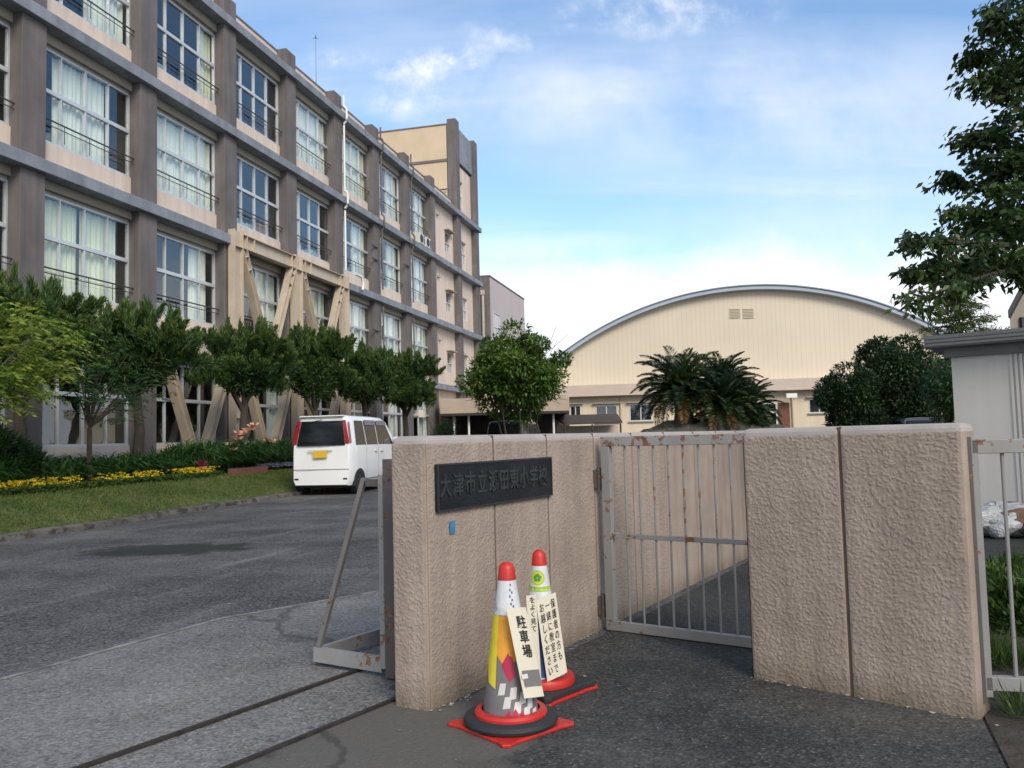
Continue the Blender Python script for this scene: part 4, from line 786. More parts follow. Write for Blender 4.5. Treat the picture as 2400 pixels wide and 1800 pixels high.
# paper notices tied to the cones
def notice(name,parent,TL,TR,BL,cols,size,label=None,bold=.012,colx=None,y0=.04,ink=M_ink,xs=.95):
    TL=Vector(TL);TR=Vector(TR);BL=Vector(BL); x=TR-TL; y=BL-TL; w=x.length; h=y.length; xn=x.normalized(); yn=y.normalized(); nrm=yn.cross(xn).normalized()
    if nrm.dot(Vector((0,0,EYE))-TL)<0: nrm=-nrm
    b=MB(); nx=6; ny=8; vs=[]
    for j in range(ny+1):
        for i in range(nx+1):
            u=i/nx; v=j/ny; vs.append(TL+x*u+y*v+nrm*(.004*math.sin(u*3.1)-.0))
    fr=[(j*(nx+1)+i,j*(nx+1)+i+1,(j+1)*(nx+1)+i+1,(j+1)*(nx+1)+i) for j in range(ny) for i in range(nx)]
    k=len(vs); vs2=[v-nrm*.0015 for v in vs]; b.add(vs+vs2,fr+[tuple(k+q for q in reversed(f)) for f in fr]); o=b.build(name,M_paper,parent,smooth=True)
    mes=[]
    for ci,(cx,s_) in enumerate(zip(colx,cols)):
        n=len(s_)
        for j,ch in enumerate(s_):
            v=y0+(size*.5+j*size*1.06)/h
            mes.append(textmesh('x',ch,size,ink,o,TL+x*cx+y*v+nrm*.0055,xn*xs,-yn,.0004,bold*size))
    joinmeshes('lettering',mes,ink,o); return o
Y1=c1.b.y; Y2=c2.b.y
pA=notice('notice',c1.o,at(1186,1425,Y1-.115),at(1232,1423,Y1-.06),at(1229,1637,Y1-.15),['駐車場'],.054,bold=.022,colx=[.58],y0=.10,xs=.85)
b=MB(); TL=at(1186,1425,Y1-.115);TR=at(1232,1423,Y1-.06);BL=at(1229,1637,Y1-.15); x=TR-TL;y=BL-TL; nr=y.cross(x).normalized(); nr=nr if nr.dot(Vector((0,0,EYE))-TL)>0 else -nr
b.hexa([TL+x*u+y*v+nr*w for w in(.0052,.0056) for u,v in((.12,.70),(.98,.70),(.98,.88),(.12,.88))]); b.build('dark_box',M_gry,pA)
b=MB(); b.hexa([TL+x*u+y*v+nr*w for w in(.0058,.0062) for u,v in((.05,.745),(.35,.735),(.35,.785),(.05,.795))]); b.build('box_gap',M_stripe,pA)
notice('notice',c2.o,at(1256,1408,Y2-.10),at(1302,1388,Y2-.06),at(1283,1598,Y2-.13),['お越しください','一緒に教室まで','保護者の方も'],.044,bold=.006,colx=[.21,.49,.77],y0=.06,xs=.54)
notice('notice',c2.o,at(1233,1396,Y2-.115),at(1256,1394,Y2-.10),at(1247,1616,Y2-.135),['をよく見て'],.030,bold=.01,colx=[.55],y0=.02,ink=M_ink)
# white mortar smears at the foot of the walls
b=MB(); rs=random.Random(3)
def smear(b,pts,w,z=.0125):
    for p,q in zip(pts,pts[1:]):
        p=Vector(p);q=Vector(q); n=int((q-p).length/.02)
        for i in range(n):
            if rs.random()<.72: continue
            c=p.lerp(q,i/n)+Vector((rs.uniform(-w,w),rs.uniform(-w,w),0)); r=rs.uniform(.003,.012)
            b.add([c+Vector((r*rs.uniform(.5,1.2)*math.cos(a),r*rs.uniform(.5,1.2)*math.sin(a),z+rs.uniform(0,.001))) for a in np.linspace(0,6.28,7)[:-1]],[tuple(range(6))])
smear(b,[WA+Wn*.03-Wt*.0,WA+Wn*.04+Wt*.35],.028); smear(b,[WA+Wn*.05-Wt*.0,WA+Wn*.05+Wt*.35],.03); smear(b,[WA+Wn*.04-Wt*.0,WA+Wn*.04+Wt*.3],.03); smear(b,[WA+Wn*.03+Wt*.0,WA+Wn*.03+Wt*1.7],.012); smear(b,[c2.b+Vector((.17,.05,0)),c2.b+Vector((.22,.16,0))],.03)
smear(b,[RA+Rn*.018,RA+Rn*.018+Rt*.98],.010); smear(b,[RA+Rn*.02+Rt*.75,RA+Rn*.03+Rt*1.1],.022)
o=b.build('mortar_smears',mat('lime_mortar',(.45,.43,.39),.9,.25,30),auto=False); tag(o,kind='stuff',label='crumbs of white mortar along the foot of the walls',cat='mortar')
# ------------------------------------------------------------------ vehicles
M_paint=mat('white_car_paint',(.78,.79,.79),.22,.02,2,coat=.6); M_cglass=mat('car_glass',(.010,.011,.013),.08,spec=.35); M_tyre=mat('tyre_rubber',(.018,.018,.018),.85,.2,30); M_rim=mat('wheel_rim',(.5,.5,.52),.3,metal=.8)
M_lamp=mat('red_lamp_glass',(.30,.012,.02),.15,coat=.5); M_plate=mat('yellow_plate',(.70,.45,.03),.5); M_trim=mat('black_trim',(.02,.02,.022),.5); M_lampw=mat('clear_lamp_glass',(.7,.7,.72),.15,coat=.5); M_visor=mat('smoked_visor',(.12,.13,.17),.15)
M_bpaint=mat('black_car_paint',(.012,.013,.016),.18,coat=.8); M_spaint=mat('dark_blue_paint',(.014,.015,.022),.2,coat=.8); M_cab=mat('cab_dark',(.03,.03,.033),.8)
def car(name,label,loc,ang,paint,L=3.4,W=1.475,H=1.78,belt=1.10,ws=(2.20,2.86),hood=1.02,rear=.12,rearbelt=None,plate=M_plate,wh=.27,detail=True,taper=.13,lamps='up'):
    """forward = local +X; ws = windscreen top x, base x"""
    root=thing(name,label,'car',loc,rz=ang); wl=WL[root.name]=Vector((0,0,0)); w=W/2; wr=w-taper
    def hw(x,z):
        e=w-.05*max(0,(x-L+.9)/.9)**2 - .03*max(0,(.4-x)/.4)**2
        return e if z<=belt else e+(wr-w)*((z-belt)/(H-belt))
    def xr(z): return rear*max(0,(z-.85)/(H-.85))**1.3
    def ring(xb,xt,top):
        pts=[]
        zs=[.22,.34,.62,belt-.12,belt]+([belt+(top-belt)*f for f in(.33,.66)] if top>belt else [belt-.02,belt-.01])
        zs=[min(z,top-.02) for z in zs]+[top-.10 if top>belt+.2 else top-.015]
        for z in zs:
            f=max(0,min(1,(z-belt)/(max(top,belt+.3)-belt))); x=xb+(xt-xb)*f; pts.append((x,hw(x,z)-(.05 if z<.3 else 0),z))
        x=xt if top>belt+.2 else xb; h=hw(x,min(top,H)); pts+=[(x,h-.05,top-.025),(x,h-.17,top-.004),(x,0,top+.012)]
        return [(x,-y,z) for x,y,z in pts]+[(x,y,z) for x,y,z in reversed(pts[:-1])]
    R_=[]
    r0=ring(0,0,H-.03); R_.append([(xr(z)+.0,y*.93,max(.24,z)-.01*(z>H-.2)) for x,y,z in r0])
    R_.append([(xr(z)+.05,y*.99,z) for x,y,z in ring(0,0,H-.01)])
    for x in(.45,1.1,1.7): R_.append([(max(p[0],0),p[1],p[2]) for p in ring(x,x,H)])
    R_.append(ring(ws[0]+.02,ws[0],H-.01)); R_.append(ring(ws[1],ws[0]+.10,H-.05))
    R_.append(ring(ws[1]+.03,ws[1]+.03,hood)); R_.append(ring(L-.20,L-.20,hood-.05)); R_.append([(x+.0,y*.96,z) for x,y,z in ring(L-.05,L-.05,hood-.16)]); R_.append([(L,y*.85,min(z,hood-.22)) for x,y,z in ring(L,L,hood-.2)])
    b=MB(); m=len(R_[0]); vs=[v for r in R_ for v in r]; fs=[(k*m+j,k*m+j+1,(k+1)*m+j+1,(k+1)*m+j) for k in range(len(R_)-1) for j in range(m-1)]
    fs+=[(k*m,(k+1)*m,(k+1)*m+m-1,k*m+m-1) for k in range(len(R_)-1)]; fs+=[tuple(range(m)),tuple(range(len(R_)*m-1,(len(R_)-1)*m-1,-1))]
    b.add(vs,fs)
    def loc_(nm,mb,mt,par=root,**k):
        o=mb.build(nm,mt,None,**k); o.parent=par; return o
    body=loc_('body',b,paint,smooth=True)
    def side(nm,poly,mt,sg,off=.006,par=None,n=8):
        (x0,z0),(x1,z1),(x2,z2),(x3,z3)=poly; b=MB(); vs=[]
        for j in range(n+1):
            for i in range(n+1):
                u=i/n;v=j/n; x=(x0*(1-u)+x1*u)*(1-v)+(x3*(1-u)+x2*u)*v; z=(z0*(1-u)+z1*u)*(1-v)+(z3*(1-u)+z2*u)*v; vs.append((x,sg*(hw(x,z)+off),z))
        b.add(vs,[(j*(n+1)+i,j*(n+1)+i+1,(j+1)*(n+1)+i+1,(j+1)*(n+1)+i) for j in range(n) for i in range(n)]); return loc_(nm,b,mt,par or root,smooth=True)
    def back(nm,poly,mt,off=.012,par=None,n=6):
        (x0,z0),(x1,z1),(x2,z2),(x3,z3)=poly; b=MB(); vs=[]
        for j in range(n+1):
            for i in range(n+1):
                u=i/n;v=j/n; y=(x0*(1-u)+x1*u)*(1-v)+(x3*(1-u)+x2*u)*v; z=(z0*(1-u)+z1*u)*(1-v)+(z3*(1-u)+z2*u)*v; vs.append((xr(z)-off,y,z))
        vs2=[(x+off*.9,y,z) for x,y,z in vs]; k=len(vs); f1=[(j*(n+1)+i,j*(n+1)+i+1,(j+1)*(n+1)+i+1,(j+1)*(n+1)+i) for j in range(n) for i in range(n)]
        edge=[j for j in range(n)]+[n+j*(n+1) for j in range(n)]+[(n+1)*(n+1)-1-j for j in range(n)]+[(n+1)*n-j*(n+1) for j in range(n)]
        b.add(vs+vs2,f1+[(edge[i],edge[(i+1)%len(edge)],k+edge[(i+1)%len(edge)],k+edge[i]) for i in range(len(edge))]); return loc_(nm,b,mt,par or root)
    wg=w*.93
    back('rear_window',[(-wg+.10,belt+.02),(wg-.10,belt+.02),(wg-taper-.06,H-.13),(-wg+taper+.06,H-.13)],M_cglass)
    for sg in(-1,1):
        q=[(sg*(wg-.09),belt+.06),(sg*(wg+.005),belt+.06),(sg*(wg-taper+.02),H-.12),(sg*(wg-taper-.05),H-.12)]
        if lamps=='up': back('tail_lamp',q if sg>0 else [q[1],q[0],q[3],q[2]],M_lamp,.02); side('tail_lamp',[(.02,belt+.08),(.11,belt+.08),(.17,H-.16),(.10,H-.16)],M_lamp,sg,.008)
        zt=H-.13
        side('side_window',[(.32,belt+.02),(.92,belt+.02),(.92,zt),(.42,zt)],M_cglass,sg); side('side_window',[(.97,belt+.02),(1.68,belt+.02),(1.68,zt),(.97,zt)],M_cglass,sg); side('side_window',[(1.73,belt+.02),(ws[1]-.22,belt+.02),(ws[0]+.06,zt),(1.73,zt)],M_cglass,sg)
        if detail:
            side('window_visor',[(.97,zt-.10),(1.68,zt-.10),(1.68,zt+.02),(.97,zt+.02)],M_visor,sg,.03,n=3); side('window_visor',[(1.73,zt-.10),(ws[0]+.12,zt-.10),(ws[0]+.04,zt+.02),(1.73,zt+.02)],M_visor,sg,.03,n=3)
            for x in(.94,1.70,2.66): side('door_seam',[(x-.004,.34),(x+.004,.34),(x+.004,belt),(x-.004,belt)],M_trim,sg,.002,n=3)
            side('sill_line',[(.8,.33),(2.66,.33),(2.66,.345),(.8,.345)],M_trim,sg,.003,n=3)
            for x in(1.42,1.82): b=MB(); b.bb(x,x+.17,sg*(w+.03)-.012,sg*(w+.03)+.012,belt-.14,belt-.115); loc_('door_handle',b,M_paint)
        b=MB(); b.bb(ws[1]-.30,ws[1]-.18,sg*(w+.02)-.0,sg*(w+.02)+sg*.16,belt+.02,belt+.20); loc_('wing_mirror',b,paint,bevel=.03,seg=3)
        for x in(.52,L-.58):
            b=MB(); prof=[(wh*.62,-.0),(wh*.98,.0),(wh,.03),(wh,.13),(wh*.98,.16),(wh*.6,.16)]; y0=sg*(w-.15) 
            vs=[];fs=[];n=24
            for r,t in prof:
                for k in range(n): vs.append((x+r*math.cos(k*2*math.pi/n),sg*(w-.155)+sg*t,wh+r*math.sin(k*2*math.pi/n)))
            for i in range(len(prof)-1): fs+=[(i*n+k,i*n+(k+1)%n,(i+1)*n+(k+1)%n,(i+1)*n+k) for k in range(n)]
            b.add(vs,fs); wb=loc_('wheel',b,M_tyre,smooth=True)
            b=MB(); b.add([(x+wh*.62*math.cos(k*math.pi/8),sg*(w+.002),wh+wh*.62*math.sin(k*math.pi/8)) for k in range(16)],[tuple(range(16))]); loc_('rim',b,M_rim,wb)
            b=MB(); nn=20; pts=[(x+(wh+.055)*math.cos(t),wh+(wh+.055)*math.sin(t)) for t in np.linspace(-.25,math.pi+.25,nn)]; b.prism([(p[0],sg*(w-.17),p[1]) for p in pts],(0,sg*(.17+.004),0)); loc_('wheel_arch',b,M_trim)
    # windscreen
    b=MB(); b.add([(ws[1]+.035,-w+.10,hood+.05),(ws[1]+.035,w-.10,hood+.05),(ws[0]+.03,wr-.07,H-.05),(ws[0]+.03,-wr+.07,H-.05)],[(0,1,2,3)]); loc_('windscreen',b,M_cglass)
    b=MB(); b.bb(.25,L-.3,-w+.12,w-.12,.16,.30); loc_('underbody',b,M_trim)
    if plate:
        b=MB(); b.bb(-.035,-.012,-.165,.165,.86,1.02); loc_('number_plate',b,plate)
        b=MB(); b.bb(-.045,-.011,-.30,.30,1.03,1.065); loc_('tailgate_garnish',b,paint,bevel=.01)
    if detail:
        back('bumper_seam',[(-wg+.0,.585),(wg,.585),(wg,.597),(-wg,.597)],M_trim,.004)
        for sg in(-1,1): back('bumper_reflector',[(sg*.60-.05,.36),(sg*.60+.05,.36),(sg*.60+.05,.395),(sg*.60-.05,.395)],M_trim,.008)
        b=MB(); b.bar((.06,-.02,H-.10),(.05,.30,H-.16),.015,.015); b.bar((-.02,0,belt+.08),(-.0,.42,belt+.14),.018,.015); loc_('rear_wiper',b,M_trim)
        b=MB(); b.bb(.04,.30,-wr+.08,wr-.08,H-.035,H-.004); loc_('roof_spoiler',b,paint,bevel=.012)
    return root
c0=at(752,1150,19.2); car('white_minivan','small boxy white van with red upright tail lamps and a yellow plate, beside the lawn',(c0.x,c0.y,0),R(90-12),M_paint,H=1.84,belt=1.12,W=1.50,L=3.55,ws=(2.3,2.98))
c0=at(1180,985,36); car('black_minivan','black van seen over the plaque wall, in front of the leafy tree',(c0.x,c0.y,0),R(90-14),M_bpaint,L=4.6,W=1.72,H=1.98,belt=1.2,ws=(3.3,4.0),hood=1.15,plate=None,detail=False,lamps='none')
c0=at(2095,985,27); car('parked_car','dark blue car whose curved roof just shows over the right wall segment',(c0.x+.3,c0.y-1.8,0),R(100),M_spaint,L=4.2,W=1.75,H=1.56,belt=1.0,ws=(2.3,3.1),hood=.95,plate=None,detail=False,rear=.5,taper=.22,lamps='none')

# ------------------------------------------------------------------ trees
def blades(n,c,r,out=1.,up=1.,L=.2,W=.03,shell=.55,jit=.35):
    P,d=ball(n,c,r,shell); D=d*out+np.array([0,0,up])+rng.normal(size=(n,3))*jit; return leaves(P,D,L*(.5+rng.random(n)),W*(.6+.8*rng.random(n)))
M_jun=leafmat('juniper_foliage',[(.016,.040,.012),(.040,.090,.022),(.095,.165,.036)],.15,.6,2.2)
M_jun2=leafmat('juniper_tips',[(.04,.08,.016),(.095,.15,.028),(.20,.24,.05)],.2,.6,2.)
def juniper(label,s,n,zc,r,rz,seed,lean=0,zb=.5,ext=()):
    rs=np.random.default_rng(seed); B=F(s,n,zb); root=thing('juniper_tree',label,'tree',B,'clipped junipers in front of the school'); c=F(s,n,zc)
    b=MB(); f=c-Z*rz*.55; k=F(s+lean,n,zb); mid=k.lerp(f,.5)+Vector((.08,.05,0)); b.tube([k,mid,f,c+Z*rz*.2],[.15,.11,.09,.04],9)
    for i in range(7):
        a=i*.9+seed; e=c+Vector((math.cos(a)*r*.75,math.sin(a)*r*.75,(-.35+.1*i)*rz)); b.tube([mid.lerp(f,.4+.08*i),(f+e)/2-Z*.12,e],[.06,.04,.015],6)
    b.build('trunk',M_trunk,root,smooth=True)
    V=[];V2=[]
    cl=[(0,0,0,1.)]+[(rs.uniform(-.95,.95),rs.uniform(-.95,.95),rs.uniform(-.75,.7),rs.uniform(.28,.52)) for _ in range(20)]
    for x,y,z,q in cl+[(e[0],e[1],e[2],e[3]) for e in ext]:
        cc=(c.x+x*r*.85,c.y+y*r*.85,c.z+z*rz*.9); rr=(r*q*1.05,r*q*1.05,rz*q*1.0) if q<1 else (r*.8,r*.8,rz*.8)
        if q==1: V.append(blades(int(4200*r*rz),cc,(rr[0]*.88,rr[1]*.88,rr[2]*.88),.7,.6,.16,.04,.4,.6)); continue
        for _ in range(int(26*q*2)):
            d=unit(rs.normal(size=3)); d[2]=abs(d[2])*.9-.25*rs.random(); sc=rs.uniform(.55,1.08); pc=np.array(cc)+d*np.array(rr)*sc; ax_=np.array([d[0]*.7,d[1]*.7,.75]); ln=rs.uniform(.18,.34)
            m=int(120); t=rng.random((m,1)); P=pc+ax_*t*ln+rng.normal(size=(m,3))*.045*(1.25-t); D=ax_*1.1+rng.normal(size=(m,3))*.38
            V.append(leaves(P,D,.115*(.6+.7*rng.random(m)),.020)); mm=t[:,0]>.72
            V2.append(leaves(P[mm]+ax_*.03,D[mm],.11,.024))
    # flame-like sprigs at the top
    for i in range(int(26*r)):
        a=rs.uniform(0,6.28); q=rs.uniform(.2,1.)**.5; p=np.array([c.x+math.cos(a)*r*q*.85,c.y+math.sin(a)*r*q*.85,c.z+rz*(.35+.5*math.sqrt(max(0,1-q*q)))])
        hh=rs.uniform(.16,.42); V.append(blades(int(480*hh),p+np.array([0,0,hh*.3]),(.06,.06,hh),.35,1.6,.14,.026,.2,.25)); V2.append(blades(int(130*hh),p+np.array([0,0,hh*.5]),(.05,.05,hh*.9),.3,1.8,.14,.023,.3,.25))
    npmesh('crown',np.concatenate(V),4,M_jun,root); npmesh('young_shoots',np.concatenate(V2),4,M_jun2,root); return root
juniper('clipped juniper with a ragged crown behind the yellow-green leaves, leftmost of the junipers',12.9,-12.9,3.25,1.15,1.15,1)
juniper('clipped juniper with a broad dark crown, directly in front of the second window bay',16.2,-12.9,3.2,1.28,.98,2,ext=[(.2,-.1,.75,.5),(-.6,.1,.5,.4)])
juniper('round clipped juniper in front of the left side of the steel bracing',20.7,-12.9,3.35,1.12,1.15,3,lean=-.6)
juniper('round clipped juniper rising behind the roof of the small white van',24.7,-12.9,3.55,1.10,1.35,4)
juniper('clipped juniper just right of the steel bracing, above the windows of the white van',28.6,-12.9,3.5,1.15,1.25,5)
juniper('clipped juniper with dense upright sprays, rightmost of the junipers',32.6,-12.9,3.55,1.25,1.3,6)

def broadleaf(name,label,cat,base,c,r,n,L,W,m,trunks,m2=None,clumps=14,seed=0,group=None,droop=.25,trunkm=None,shell=.45,cs=(.28,.5)):
    rs=np.random.default_rng(seed+50); root=thing(name,label,cat,base,group); B=Vector(base); C_=Vector(c); b=MB(); ends=[]
    for i in range(trunks[0]):
        a=i*2.4+seed; sp=trunks[2]; k=B+Vector((math.cos(a)*sp*.25,math.sin(a)*sp*.25,0)); f=C_+Vector((math.cos(a)*r[0]*.35,math.sin(a)*r[1]*.35,-r[2]*.3))
        b.tube([k,(k+f)/2+Vector((math.cos(a)*.1,math.sin(a)*.1,0)),f],[trunks[1],trunks[1]*.75,trunks[1]*.4],7); 
        for j in range(5):
            t=rs.uniform(0,6.28); e=C_+Vector((math.cos(t)*r[0]*.8,math.sin(t)*r[1]*.8,rs.uniform(-.5,.8)*r[2])); b.tube([f.lerp(k,.3*rs.random()),(f+e)/2,e],[trunks[1]*.4,trunks[1]*.25,.006],5); ends.append(e)
    b.build('trunk',trunkm or M_trunk,root,smooth=True)
    V=[]
    for i in range(clumps):
        d=unit(rs.normal(size=3)); q=rs.uniform(.25,.95); cc=np.array([C_.x+d[0]*r[0]*q*.8,C_.y+d[1]*r[1]*q*.8,C_.z+d[2]*r[2]*q*.8]); s=rs.uniform(*cs)
        m_=n//clumps; P,dd=ball(m_,cc,(r[0]*s,r[1]*s,r[2]*s*.8),shell); D=dd+rng.normal(size=(m_,3))*.7; D[:,2]-=droop
        V.append(leaves(P,D,L*(.6+.8*rng.random(m_)),W*(.7+.6*rng.random(m_)),flat=np.array([0,0,1.])))
    npmesh('crown',np.concatenate(V),4,m,root)
    return root
M_lf1=leafmat('green_leaves',[(.035,.085,.014),(.085,.17,.028),(.24,.33,.07)],.35,.45,.9)
M_lf2=leafmat('dark_leaves',[(.012,.028,.012),(.026,.055,.020),(.06,.10,.034)],.25,.45,1.)
M_lf3=leafmat('yellow_green_leaves',[(.05,.10,.012),(.16,.24,.03),(.42,.46,.08)],.4,.45,1.6)
M_lf4=leafmat('mid_green_leaves',[(.015,.045,.014),(.035,.085,.025),(.09,.16,.045)],.35,.45,1.4)
def on_(px,py,n): # point on the vertical plane n in the school frame
    v=at(px,py,1)-Vector((0,0,EYE)); k=(n-0)/v.dot(Nn) if True else 0; return Vector((0,0,EYE))+v*k
broadleaf('leafy_tree','round bright green multi-stemmed tree standing between the school and the gym','tree',(.25,32.5,0),(.15,32.5,3.62),(2.6,2.3,2.3),24000,.18,.09,M_lf1,(7,.045,1.1),seed=3,clumps=64,shell=.3,cs=(.16,.30))
# yellow-green ash-like tree at the left edge
P=on_(20,900,-10.9); 
def compound(name,label,B,tips,m,seed,stemm,nl=11,L=.16,W=.045,spray=.55,dens=9,inner=None):
    rs=np.random.default_rng(seed); root=thing(name,label,'tree',B); b=MB(); V=[]; fork=B+Z*1.1
    b.tube([B,B+Z*.6,fork],[.06,.05,.045],7)
    for T in tips:
        T=Vector(T); mid=fork.lerp(T,.5)+Z*.15; b.tube([fork,mid,T],[.018,.012,.004],5)
        for k in range(dens):
            t=rs.random(); o=(mid.lerp(T,t) if rs.random()<.7 else T)+Vector(rs.normal(size=3)*.14); a=rs.uniform(0,6.28); d=Vector((math.cos(a),math.sin(a),rs.uniform(-.1,.5))).normalized(); 
            pts=[];Ds=[]
            for j in range(nl):
                u=(j+1)/nl; p=o+d*spray*u-Z*(.28*u*u*spray*1.6); sd=d.cross(Z).normalized()*(1 if j%2 else -1)
                pts.append(p); Ds.append(sd*.8+d*.55-Z*.45)
            V.append(leaves(np.array(pts),np.array(Ds),L*(.7+.5*rng.random(nl)),W))
    b.build('trunk',stemm,root,smooth=True); npmesh('crown',np.concatenate(V),4,m,root); return root
tips=[on_(x,y,-10.9+z) for x,y,z in [(10,730,.2),(60,740,-.2),(110,760,.3),(150,800,0),(165,850,.3),(60,820,.4),(20,860,.2),(100,880,.1),(5,930,.3),(50,900,.5),(-40,760,0),(-50,880,.3),(140,770,-.4),(80,780,.6)]]
compound('ash_tree','young tree with bright yellow-green feathery leaves at the left edge',F(on_(0,1000,-10.9).dot(U)-.2,-11.5,.45),tips,M_lf3,4,M_trunkg,dens=26,L=.13,W=.036,spray=.46)
tips=[on_(x,y,-11.7+z) for x,y,z in [(200,760,0),(250,780,.2),(300,830,-.1),(230,850,.3),(330,920,.2),(280,900,0),(190,880,.1),(350,880,0),(300,960,.2),(210,940,.3),(160,900,0),(260,820,.4),(380,900,.1),(170,820,0)]]
compound('slender_shrub','slender bare-stemmed shrub with drooping narrow leaves before the large ground-floor window',F(on_(215,1000,-11.7).dot(U),-11.75,.5),tips,M_lf4,5,M_trunk,nl=8,L=.12,W=.024,spray=.30,dens=20)
broadleaf('small_bush','low feathery green bush right of the white van, beneath the last juniper','bush',F(33.6,-11.5,.5),F(33.6,-11.5,1.5),(.9,.9,.9),4000,.10,.02,M_lf4,(4,.02,.3),seed=9,clumps=12)
# round dark evergreens on the right
broadleaf('camellia_bush','smaller rounded dark evergreen in front of the gym, left of its taller neighbour','bush',(10.6,26,0),(10.6,26,1.95),(1.2,1.1,1.45),21000,.12,.06,M_lf2,(3,.06,.4),seed=11,clumps=22,shell=.6,group='dark rounded evergreens')
broadleaf('camellia_bush','tall broad dark evergreen bush in front of the gym, just left of the grey shed','bush',(12.55,27,0),(12.55,27,2.3),(1.7,1.5,2.15),40000,.12,.06,M_lf2,(3,.08,.5),seed=12,clumps=30,shell=.6,group='dark rounded evergreens')
broadleaf('spiky_shrub','loose yellowish-green shrub squeezed between the dark evergreens and the grey shed','bush',(10.9,21,0),(11.1,21,1.95),(.85,.8,1.35),3600,.13,.05,M_lf4,(3,.03,.4),seed=13,clumps=16)
# cedar behind the shed
def cedar(B,H,r,label):
    root=thing('cedar_tree',label,'tree',B); B=Vector(B); b=MB(); b.tube([B,B+Z*H*.96],[.16,.015],8); V=[]
    for i in range(62):
        u=.25+.75*(i/61)**.9; z=H*u; L=r*(1-u)**.75+.15; a=i*2.4; d=Vector((math.cos(a),math.sin(a),.18)); p0=B+Z*z; e=p0+d*L-Z*L*.18; b.tube([p0,(p0+e)/2+Z*.05,e],[.03,.02,.006],5)
        m=int(150*L+60); t=rng.random(m)[:,None]; P=np.array(p0)*(1-t)+np.array(e)*t+rng.normal(size=(m,3))*np.array([.12,.12,.05]); D=np.array(d)[None]*.8+rng.normal(size=(m,3))*.6; D[:,2]-=.35
        V.append(leaves(P,D,.16*(.6+.8*rng.random(m)),.035))
    b.build('trunk',M_trunk,root,smooth=True); npmesh('crown',np.concatenate(V),4,M_ced,root)
M_ced=leafmat('cedar_needles',[(.03,.05,.012),(.075,.11,.025),(.20,.23,.07)],.3,.6,1.2)
cedar((15.2,28,0),5.75,3.4,'yellow-green cedar whose pointed top rises behind the grey shed roof')
# ------------------------------------------------------------------ cycads on a rock mound
M_cyc=leafmat('cycad_leaflets',[(.006,.016,.008),(.016,.038,.012),(.07,.10,.02)],.15,.35,1.)
M_cyb=mat('cycad_bark',(.09,.065,.05),.95,.3,18,1,25,bd=.05); M_cyf=leafmat('dry_fronds',[(.12,.07,.02),(.2,.12,.04),(.25,.16,.06)],.2,.6,1)
def cycad(label,B,z,r,seed,n=62,lean=(0,0)):
    rs=np.random.default_rng(seed); root=thing('cycad_palm',label,'palm',B,'cycads on the rock mound'); B=Vector(B); T=Vector((B.x+lean[0],B.y+lean[1],z)); b=MB(); b.tube([B,B.lerp(T,.5)+Vector((.04,0,0)),T],[.26,.22,.19],12); b.build('trunk',M_cyb,root,smooth=True); V=[];V2=[];b=MB()
    for i in range(n):
        a=i*2.39996+rs.uniform(-.2,.2); el=1.35-1.9*(i/n)**.9+rs.uniform(-.1,.1); L=r*rs.uniform(.75,1.1); h=Vector((math.cos(a),math.sin(a),0)); pts=[]
        for k in range(13):
            u=k/12; ang=el-u*u*.95; pts.append((pts[-1] if pts else T)+(h*math.cos(ang)+Z*math.sin(ang))*(L/12 if k else 0))
        b.tube(pts[::3],[.013,.011,.008,.005,.003],4)
        P=[];D=[];Ls=[]
        for k in range(1,12):
            d=(pts[k+1]-pts[k-1]).normalized(); sd=d.cross(Z).normalized(); up=sd.cross(d)
            for q in range(4):
                for sg in(-1,1): P.append(pts[k]+(pts[k+1]-pts[k])*q/4); D.append(sd*sg*.9+d*.75+up*.28); Ls.append(.17*math.sin(math.pi*(k+q/4+.8)/13.5)+.03)
        (V2 if i>n*.93 else V).append(leaves(np.array(P),np.array(D),np.array(Ls)*r/1.05,np.full(len(P),.024)))
    b.build('frond_ribs',M_cyc,root); npmesh('fronds',np.concatenate(V),4,M_cyc,root)
    if V2: npmesh('dry_fronds',np.concatenate(V2),4,M_cyf,root)
md=thing('rock_mound','dark low mound of stones carrying the cycads, in front of the gym','mound',(4.6,20.3,0)); b=MB(); rs=random.Random(5); n=40; rings=[]
for j,(rr,z) in enumerate(((2.6,0),(2.45,.5),(2.15,.95),(1.7,1.25),(1.1,1.45),(.01,1.52))):
    for k in range(n):
        a=2*math.pi*k/n; q=rr*(1+.10*math.sin(3*a+j)+.06*rs.uniform(-1,1)); rings.append((4.75+q*math.cos(a)*1.0,20.4+q*math.sin(a)*.8,z*(1+.08*rs.uniform(-1,1))))
b.add(rings,[(j*n+k,j*n+(k+1)%n,(j+1)*n+(k+1)%n,(j+1)*n+k) for j in range(5) for k in range(n)]); b.build('stones',mat('mound_stone',(.085,.085,.07),.95,.4,5,1.,12,bd=.1),md)
cycad('largest cycad with a tall shaggy crown, leftmost on the mound',(4.10,20.0,1.3),2.28,1.25,1,105,(-.05,0))
cycad('cycad crown rising behind and right of the largest one, in front of the gym wall',(5.35,21.2,1.3),2.40,1.05,2,90)
cycad('low cycad spreading its fronds towards the gym doors, rightmost on the mound',(5.75,20.2,1.0),1.70,.98,3,95,(-.10,0))
cycad('short cycad hidden in the middle of the group, fronds drooping over the stones',(4.95,19.7,1.2),1.85,1.05,4,80)
